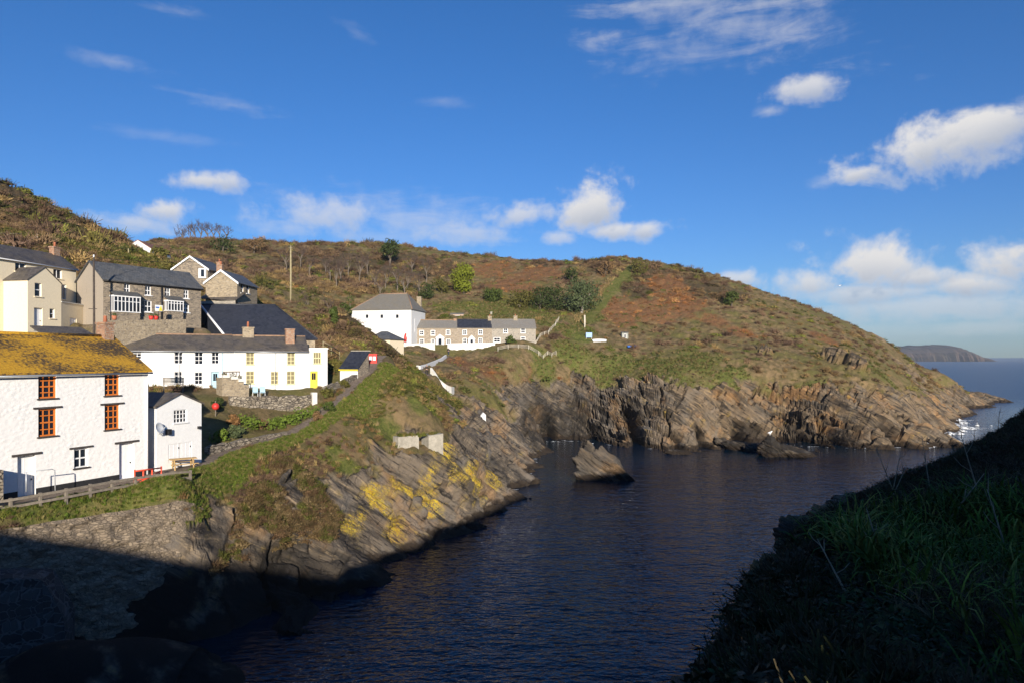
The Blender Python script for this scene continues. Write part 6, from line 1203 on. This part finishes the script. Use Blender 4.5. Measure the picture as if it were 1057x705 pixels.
# red cupboard by the shed, figure at the hall
x_, y_, z_ = near_surf(384.5, 89); A_ = (x_, y_); t_ = thing('red_cupboard', (x_,y_,z_), 'small dark red cupboard with two white panels behind the slate shed', 'cupboard'); q = MB(); q.box(A_, (1,0), -.55, .55, 0, .4, z_-.3, z_+1.1); q.box(A_, (1,0), -.62, .62, -.06, .46, z_+1.101, z_+1.2); q.build('body', M['red_paint'], t_)
for u in (-.42, .06): q = MB(); q.box(A_, (1,0), u, u+.36, -.03, -.002, z_+.35, z_+.85); q.build('panel', M['white_paint'], t_)
x_, y_ = WX(418, 150.6); A_ = (x_, y_); z_ = zb0 = 19.4; t_ = thing('red_post', (x_,y_,z_), 'slim red and white post standing against the white hall', 'post'); q = MB(); q.tube([(x_,y_,z_-.4),(x_,y_,z_+1.0)], .16, 8); q.build('foot', M['white_paint'], t_); q = MB(); q.tube([(x_,y_,z_+1.0),(x_+.1,y_,z_+1.8),(x_+.05,y_,z_+2.4),(x_+.2,y_,z_+2.9)], [.3,.36,.22,.14], 8); q.build('body', M['red_paint'], t_); q = MB(); q.tube([(x_+.2,y_,z_+2.9),(x_+.25,y_,z_+3.2)], [.15,.1], 8); q.build('head', M['white_paint'], t_)
# ------------------------------------------------------------------ people
def skin_body(name, joints, edges, mat, parent, base, root=0, lv=2):
    me = bpy.data.meshes.new(name); me.from_pydata([Vector(j[:3]) for j in joints], edges, []); me.update(); me.materials.append(mat); o = link(bpy.data.objects.new(name, me)); o.parent = parent
    md_ = o.modifiers.new('skin', 'SKIN'); sv = me.skin_vertices[0].data if me.skin_vertices else None
    if sv is None:
        bm = bmesh.new(); bm.from_mesh(me); bm.verts.layers.skin.verify(); bm.to_mesh(me); bm.free(); sv = me.skin_vertices[0].data
    for i, j in enumerate(joints): sv[i].radius = (j[3], j[4] if len(j) > 4 else j[3]); sv[i].use_root = (i == root)
    s_ = o.modifiers.new('smooth', 'SUBSURF'); s_.levels = s_.render_levels = lv; md_.use_smooth_shade = True; return o
def person(px, d, label, jacket, trousers, face=1, pyb=None):
    x, y, z = near_surf(px, d)
    if pyb: z = zpx(pyb, d)
    t = thing('person', (x,y,z), label, 'person'); t.rotation_euler = (0,0,face); st = .16
    J = [(0,0,.93,.15,.11),(0,.0,1.12,.14,.1),(0,.01,1.32,.17,.11),(0,.01,1.45,.08,.07),(0,.0,1.53,.055),(0,-.02,1.60,.075,.085),(0,-.025,1.69,.08,.095),(0,-.01,1.75,.05,.06),
         (.1,st*.3,.86,.095),(.105,st*.75,.48,.065),(.105,st*.7,.10,.042),(.11,st*.7-.13,.04,.04),(-.1,-st*.3,.86,.095),(-.105,-st*1.1,.50,.065),(-.105,-st*.6,.11,.042),(-.11,-st*.6-.13,.04,.04),
         (.19,.0,1.40,.065),(.25,.06,1.14,.048),(.24,-.06,.92,.036),(.235,-.1,.84,.03),(-.19,.0,1.40,.065),(-.25,-.04,1.14,.048),(-.24,-.13,.93,.036),(-.235,-.17,.85,.03)]
    E = [(0,1),(1,2),(2,3),(3,4),(4,5),(5,6),(6,7),(0,8),(8,9),(9,10),(10,11),(0,12),(12,13),(13,14),(14,15),(3,16),(16,17),(17,18),(18,19),(3,20),(20,21),(21,22),(22,23)]
    skin_body('body', J, E, M['skin'], t, z)
    k = lambda i, m: (*J[i][:3], *(r*m for r in (J[i][3], J[i][4] if len(J[i]) > 4 else J[i][3])))
    ids = [0,1,2,3,16,17,18,20,21,22]; mp = {a: i for i, a in enumerate(ids)}; skin_body('jacket', [k(i,1.16) for i in ids], [(mp[a],mp[b]) for a, b in E if a in mp and b in mp], M[jacket], t, z)
    ids = [0,8,9,10,12,13,14]; mp = {a: i for i, a in enumerate(ids)}; skin_body('trousers', [k(i,1.2) for i in ids], [(mp[a],mp[b]) for a, b in E if a in mp and b in mp], M[trousers], t, z)
    skin_body('hair', [(0,.035,1.66,.075,.08),(0,.0,1.755,.08,.09)], [(0,1)], M['hair'], t, z); 
    for s_ in (-1, 1):
        i = 11 if s_ > 0 else 15; jx = J[i]; skin_body('shoe', [(jx[0],jx[1]+.13,.05,.055,.05),(jx[0],jx[1],.035,.055,.04)], [(0,1)], M['dark_cloth'], t, z)
    return t
person(463, sight_hit(463, 367, 120), 'walker in dark clothes on the path directly below the stone terrace', 'dark_cloth', 'navy_cloth', .4)
person(440.5, sight_hit(440.5, 388.5, 96), 'walker in a dark brown coat by the curved white lookout wall', 'brown_cloth', 'dark_cloth', -.3)
# ------------------------------------------------------------------ rocks in the sea and on the bank
def boulder(name, c, ext, label, cat='rock', mat='land', tilt=0.0, seed=0, sharp=.5, n=46, veg=0.0, yaw=0.0, dark=0.0, group=None, warm=0, rough=1.0, taper=0.0, peak=0.0):
    rs = np.random.default_rng(seed); bm = bmesh.new(); bmesh.ops.create_icosphere(bm, subdivisions=5, radius=1); v = np.array([q.co[:] for q in bm.verts]); f = np.array([[q.index for q in p.verts] for p in bm.faces]); bm.free()
    pl = rs.normal(size=(n,3)); pl /= np.linalg.norm(pl,axis=1)[:,None]; h = rs.uniform(.62,1.0,n); d = v@pl.T; r = np.min(np.where(d > .05, h/np.maximum(d,.05), 9), 1); r = np.minimum(r, 1.15); v = v*(r*sharp+1-sharp)[:,None]
    tp = 1-taper*np.clip((v[:,0]+1)/2, 0, 1); v = np.c_[v[:,0], v[:,1]*tp, v[:,2]*tp]; pk = 1-peak*np.clip(v[:,2], 0, 1); v = np.c_[v[:,0]*pk, v[:,1]*pk, v[:,2]]
    v = v*np.array(ext); ca, sa = math.cos(tilt), math.sin(tilt); x, z = v[:,0]*ca+v[:,2]*sa, -v[:,0]*sa+v[:,2]*ca; cy, sy = math.cos(yaw), math.sin(yaw); v = np.c_[x*cy-v[:,1]*sy, x*sy+v[:,1]*cy, z]
    w_ = v+np.array(c); nr = v/np.linalg.norm(v,axis=1)[:,None]; s_ = strata(w_[:,0], w_[:,1], w_[:,2]); a_ = min(ext)
    v = v+nr*rough*((saw(s_/(a_*.55))-.45)*a_*.16+(saw(s_/(a_*.2)+fbm(w_[:,0],w_[:,1],w_[:,2],2))-.45)*a_*.07+(fbm(w_[:,0]*2/a_,w_[:,1]*2/a_,w_[:,2]*2/a_,4)-.5)*a_*.3)[:,None]
    me = np_mesh(name, v, f, False); o = link(bpy.data.objects.new(name, me)); o.location = c; me.materials.append(M['land']); one = np.ones(len(v)); up = sstep(nr[:,2]+(fbm(w_[:,0]*1.3,w_[:,1]*1.3,w_[:,2],3)-.5), .55, .8)*veg
    attr(me, 'ground_a', np.c_[one-up, up, 0*one]); attr(me, 'ground_b', np.c_[0*one, 0*one, 0*one]); attr(me, 'ground_c', np.c_[one*dark, one*warm, 0*one]); return tag(o, label, cat, group)
def seap(px, py): return sea(px, py)
x_, y_, _ = seap(626, 497); boulder('sea_rock', (x_+.9, y_+2.0, .5), (7.0,2.8,4.2), 'pointed tilted rock standing alone in the middle of the cove water', tilt=.62, seed=3, sharp=1.0, n=22, yaw=-.1, dark=.4, rough=1.9, taper=.72)
x_, y_, _ = seap(600, 478); boulder('sea_rock', (x_+.8, y_-4, 1.6), (1.3,1.3,3.2), 'upright flake split off the sharp end of the lone cove rock', tilt=-.2, seed=4, sharp=1.0, n=18, dark=.4, rough=1.7)
x_, y_, _ = seap(815, 472); boulder('sea_rock', (x_, y_+2, .6), (5.0,2.2,1.5), 'low dark sloping rock in the water with a gull on its top', tilt=.25, seed=5, sharp=1.0, n=24, dark=.8, rough=1.6)
boulder('sea_rock', (x_-2.6, y_+2, 1.3), (2.3,1.8,2.9), 'pointed dark knob rising from the low rock below the gull', tilt=.1, seed=15, sharp=1.0, n=24, dark=.8, rough=1.3, peak=.75)
for i, (px_, py_, e1) in enumerate([(750,461,(2.3,1.4,1.3)),(766,465,(3.4,1.6,1.1)),(784,467,(2.6,1.4,.9))]): x_, y_, _ = seap(px_, py_); boulder('skerry', (x_, y_+1.5, .25), e1, ['dark skerry nearest the surf in the cove','long dark skerry in the middle of the broken line','flat dark skerry touching the low gull rock'][i], seed=30+i, sharp=1.0, n=24, dark=.85, tilt=.2, rough=1.6)
x_, y_, _ = seap(702, 469); boulder('skerry', (x_, y_+1, .1), (3.2,1.5,.8), 'low wet rock apron sliding under the water by the black cleft', seed=36, sharp=.8, dark=.8, tilt=.15)
bk = [((6.0,13.0,13.2),(.7,.6,.62),'lichened boulder on the shaded bank among long grass'),((4.5,11.9,13.0),(.42,.5,.6),'squarish dark boulder at the very brink of the shaded bank'),((7.6,18.2,12.25),(.65,.7,.6),'blocky shaded outcrop halfway along the bank edge'),((9.4,20.4,12.15),(.8,.8,.5),'mossy rounded outcrop near the top of the bank edge'),((11.3,22.2,12.1),(1.1,.8,.5),'broad flat-topped outcrop highest on the bank edge'),((7.0,16.6,12.0),(.5,.6,.7),'small square block leaning out over the water from the bank')]
for i, (c, ex, lb) in enumerate(bk): boulder('boulder', c, ex, lb, 'boulder', seed=60+i, sharp=.8, veg=.3, yaw=i*.7, n=24, rough=1.4, dark=.1)
# ------------------------------------------------------------------ gulls
def gull(c, label, rz, flying):
    t = thing('gull', c, label, 'bird'); t.rotation_euler = (0,0,rz); bx_ = [(-.22,0,.2,.03),(-.1,0,.22,.09),(.06,0,.23,.10),(.17,0,.28,.06),(.22,0,.34,.055),(.27,0,.345,.03),(.32,0,.335,.012)]
    E = [(i,i+1) for i in range(6)]
    if flying: bx_ += [(.05,.25,.27,.045),(0,.55,.3,.025),(-.06,.72,.29,.01),(.05,-.25,.27,.045),(0,-.55,.3,.025),(-.06,-.72,.29,.01)]; E += [(2,7),(7,8),(8,9),(2,10),(10,11),(11,12)]
    else: bx_ += [(.02,.04,.1,.02),(.02,.04,.0,.015),(.02,-.04,.1,.02),(.02,-.04,.0,.015)]; E += [(2,7),(7,8),(2,9),(9,10)]
    skin_body('body', bx_, E, M['gull_white'], t, 0, 2)
    if not flying:
        for s_ in (-1,1): skin_body('wing', [(.08,s_*.085,.25,.05,.02),(-.12,s_*.08,.23,.045,.015),(-.3,s_*.04,.2,.015,.01)], [(0,1),(1,2)], M['gull_grey'], t, 0, 0)
    return t
x_, y_, _ = seap(815, 472); k_ = -2.6+x_; g_ = gull((k_, y_+2, zpx(448.8, y_+2)), 'white gull standing on the dark knob of the sea rock', .4, False); g_.scale = (1.9,)*3
gull(W(867,296.5,120), 'white gull in flight low over the headland skyline', .3, True)
# ------------------------------------------------------------------ surf, dead stalks
m, t, b = newmat('foam'); oc = t.add('ShaderNodeTexCoord').outputs['Object']; b.inputs['Base Color'].default_value = (.8,.82,.82,1); b.inputs['Roughness'].default_value = .8; t.put(b.inputs['Alpha'], t.step(t.noise(oc, 1.6, 5, .7), .40, .60))
def surf_patch(label, pts, n, smax, hmax, seed):
    rs = np.random.default_rng(seed); vs, fs, k = [], [], 0
    for i in range(n):
        f_ = rs.uniform(0, len(pts)-1.001); a = int(f_); p = np.array(pts[a])+(np.array(pts[a+1])-np.array(pts[a]))*(f_-a); w_ = p[2]; c = WXs(p[0], p[1])+rs.normal(size=2)*np.array((w_, w_*1.6)); r_ = rs.uniform(.25,1)*smax; ln = rs.uniform(1.2,3.2); h_ = rs.uniform(.02,1)**2*hmax; m_ = 10
        ring = [(c[0]+math.cos(q*2*math.pi/m_)*r_*ln*rs.uniform(.6,1.1), c[1]+math.sin(q*2*math.pi/m_)*r_*rs.uniform(.6,1.1), .015+rs.uniform(0,.02)) for q in range(m_)]
        vs += ring+[(c[0]+rs.normal()*r_*.3, c[1]+rs.normal()*r_*.3, .03+h_)]; fs += [(k+q, k+(q+1)%m_, k+m_) for q in range(m_)]; k += m_+1
    me = np_mesh('foam', np.array(vs), np.array(fs), True); me.materials.append(m); tag(link(bpy.data.objects.new('foam', me)), label, 'foam', kind='stuff')
def WXs(px, py): p = sea(px, py); return np.array(p[:2])
surf_patch('white surf breaking against the tip of the headland', [(984,435,2.5),(975,441,3),(962,450,2.0),(953,457,1.0),(946,461,.6)], 260, 1.3, .9, 1)
surf_patch('white surf washing between the dark skerries and the cliff', [(742,452,.9),(756,450.5,1.2),(770,451,1.2),(783,452,.8)], 120, .6, .35, 2)
surf_patch('thin line of foam along the foot of the far cliff', [(556,456,.3),(590,455,.4),(640,460,.4),(690,465,.3),(745,460,.4),(800,458,.4),(870,463,.4),(945,462,.4)], 70, .3, .08, 3)
surf_patch('faint foam along the foot of the near rock spur', [(520,520,.15),(538,500,.2),(549,484,.2),(553,468,.2)], 60, .25, .06, 4)
def stalk(x, y, h, lean, label, group, mat='brown_stalk', br=6, seed=0):
    rs = random.Random(seed); z = float(fz(x, y)[0]); t = thing('dead_stalk', (x,y,z), label, 'stalk', group); q = MB(); pts = [Vector((x+lean[0]*f_*h, y+lean[1]*f_*h, z-.1+f_*h)) for f_ in (0,.35,.7,1)]; q.tube(pts, [.014,.012,.008,.004], 5)
    q.build('stem', M[mat], t); b_ = MB()
    for i in range(br):
        f_ = rs.uniform(.45,1); p = pts[0]+(pts[3]-pts[0])*f_; d = Vector((rs.uniform(-1,1), rs.uniform(-1,1), rs.uniform(.3,1))).normalized(); b_.tube([p, p+d*h*.14, p+d*h*.24+Vector((0,0,h*.05))], [.006,.004,.002], 4)
    if br: b_.build('twigs', M[mat], t)
    return t
M['brown_stalk'] = plain('brown_stalk', (.13,.08,.05), .8, .3, 9); M['pale_stalk'] = plain('pale_stalk', (.3,.24,.17), .8, .3, 9)
for i, (x, y, h) in enumerate([(18.6,27.4,1.1),(17.9,27,1.0),(20.2,28.4,1.2),(16.6,25.6,.8)]): stalk(x, y, h, (random.uniform(-.1,.1),0), 'tall dead seed stalk on the crest of the shaded bank', 'dead stalks on the bank crest', seed=i, br=9)
for i, (x, y, h, ln) in enumerate([(6.3,8.6,1.0,(-.25,.1)),(6.1,9.8,.9,(.75,.0)),(7.2,10.4,1.2,(-.3,0)),(8.2,14.5,1.2,(-.35,.1)),(8.6,15.5,1.1,(.2,0)),(9.2,15,1.3,(-.1,.1)),(7.8,14.2,.9,(.45,0)),(3.6,7.2,.7,(-.5,.1)),(4.6,8.4,.8,(-.3,0)),(9.8,12.5,1.3,(.15,0))]): stalk(x, y, h, ln, 'pale dead bramble stem sprawling over the shaded bank', 'pale stems on the shaded bank', 'pale_stalk', 4, 20+i)

tp_ = []
for (a_, b_, d0, d1, pyv) in ((411,440,68.8,71,449.5),(443,452,72.2,72.9,449)):
    for i in range(70): f_ = rng.uniform(); px_ = a_+(b_-a_)*f_; d_ = d0+(d1-d0)*f_+rng.uniform(-.25,.9); tp_.append((*WX(px_, d_), zpx(pyv, d0+(d1-d0)*f_)-.05))
n_ = len(tp_); scatter('ruin_grass', 'mossy grass growing over the concrete remains', tp_, np.c_[rng.normal(size=(n_,2))*.2, rng.uniform(0,6.28,n_)], np.repeat(rng.uniform(.2,.5,n_)[:,None],3,1), pick([(.12,.13,.03),(.17,.14,.05),(.08,.09,.02)], rng.uniform(size=n_)), rng.integers(0,2,n_), PR_TUFT)

# ------------------------------------------------------------------ air between here and the far headland
if HAZE:
    q = MB(); q.box((0, 0), (1, 0), -1500, 2900, -200, 4200, -6, 140); hz = tag(q.build('haze', M['haze_air']), 'thin sea haze filling the air', 'haze', kind='stuff')
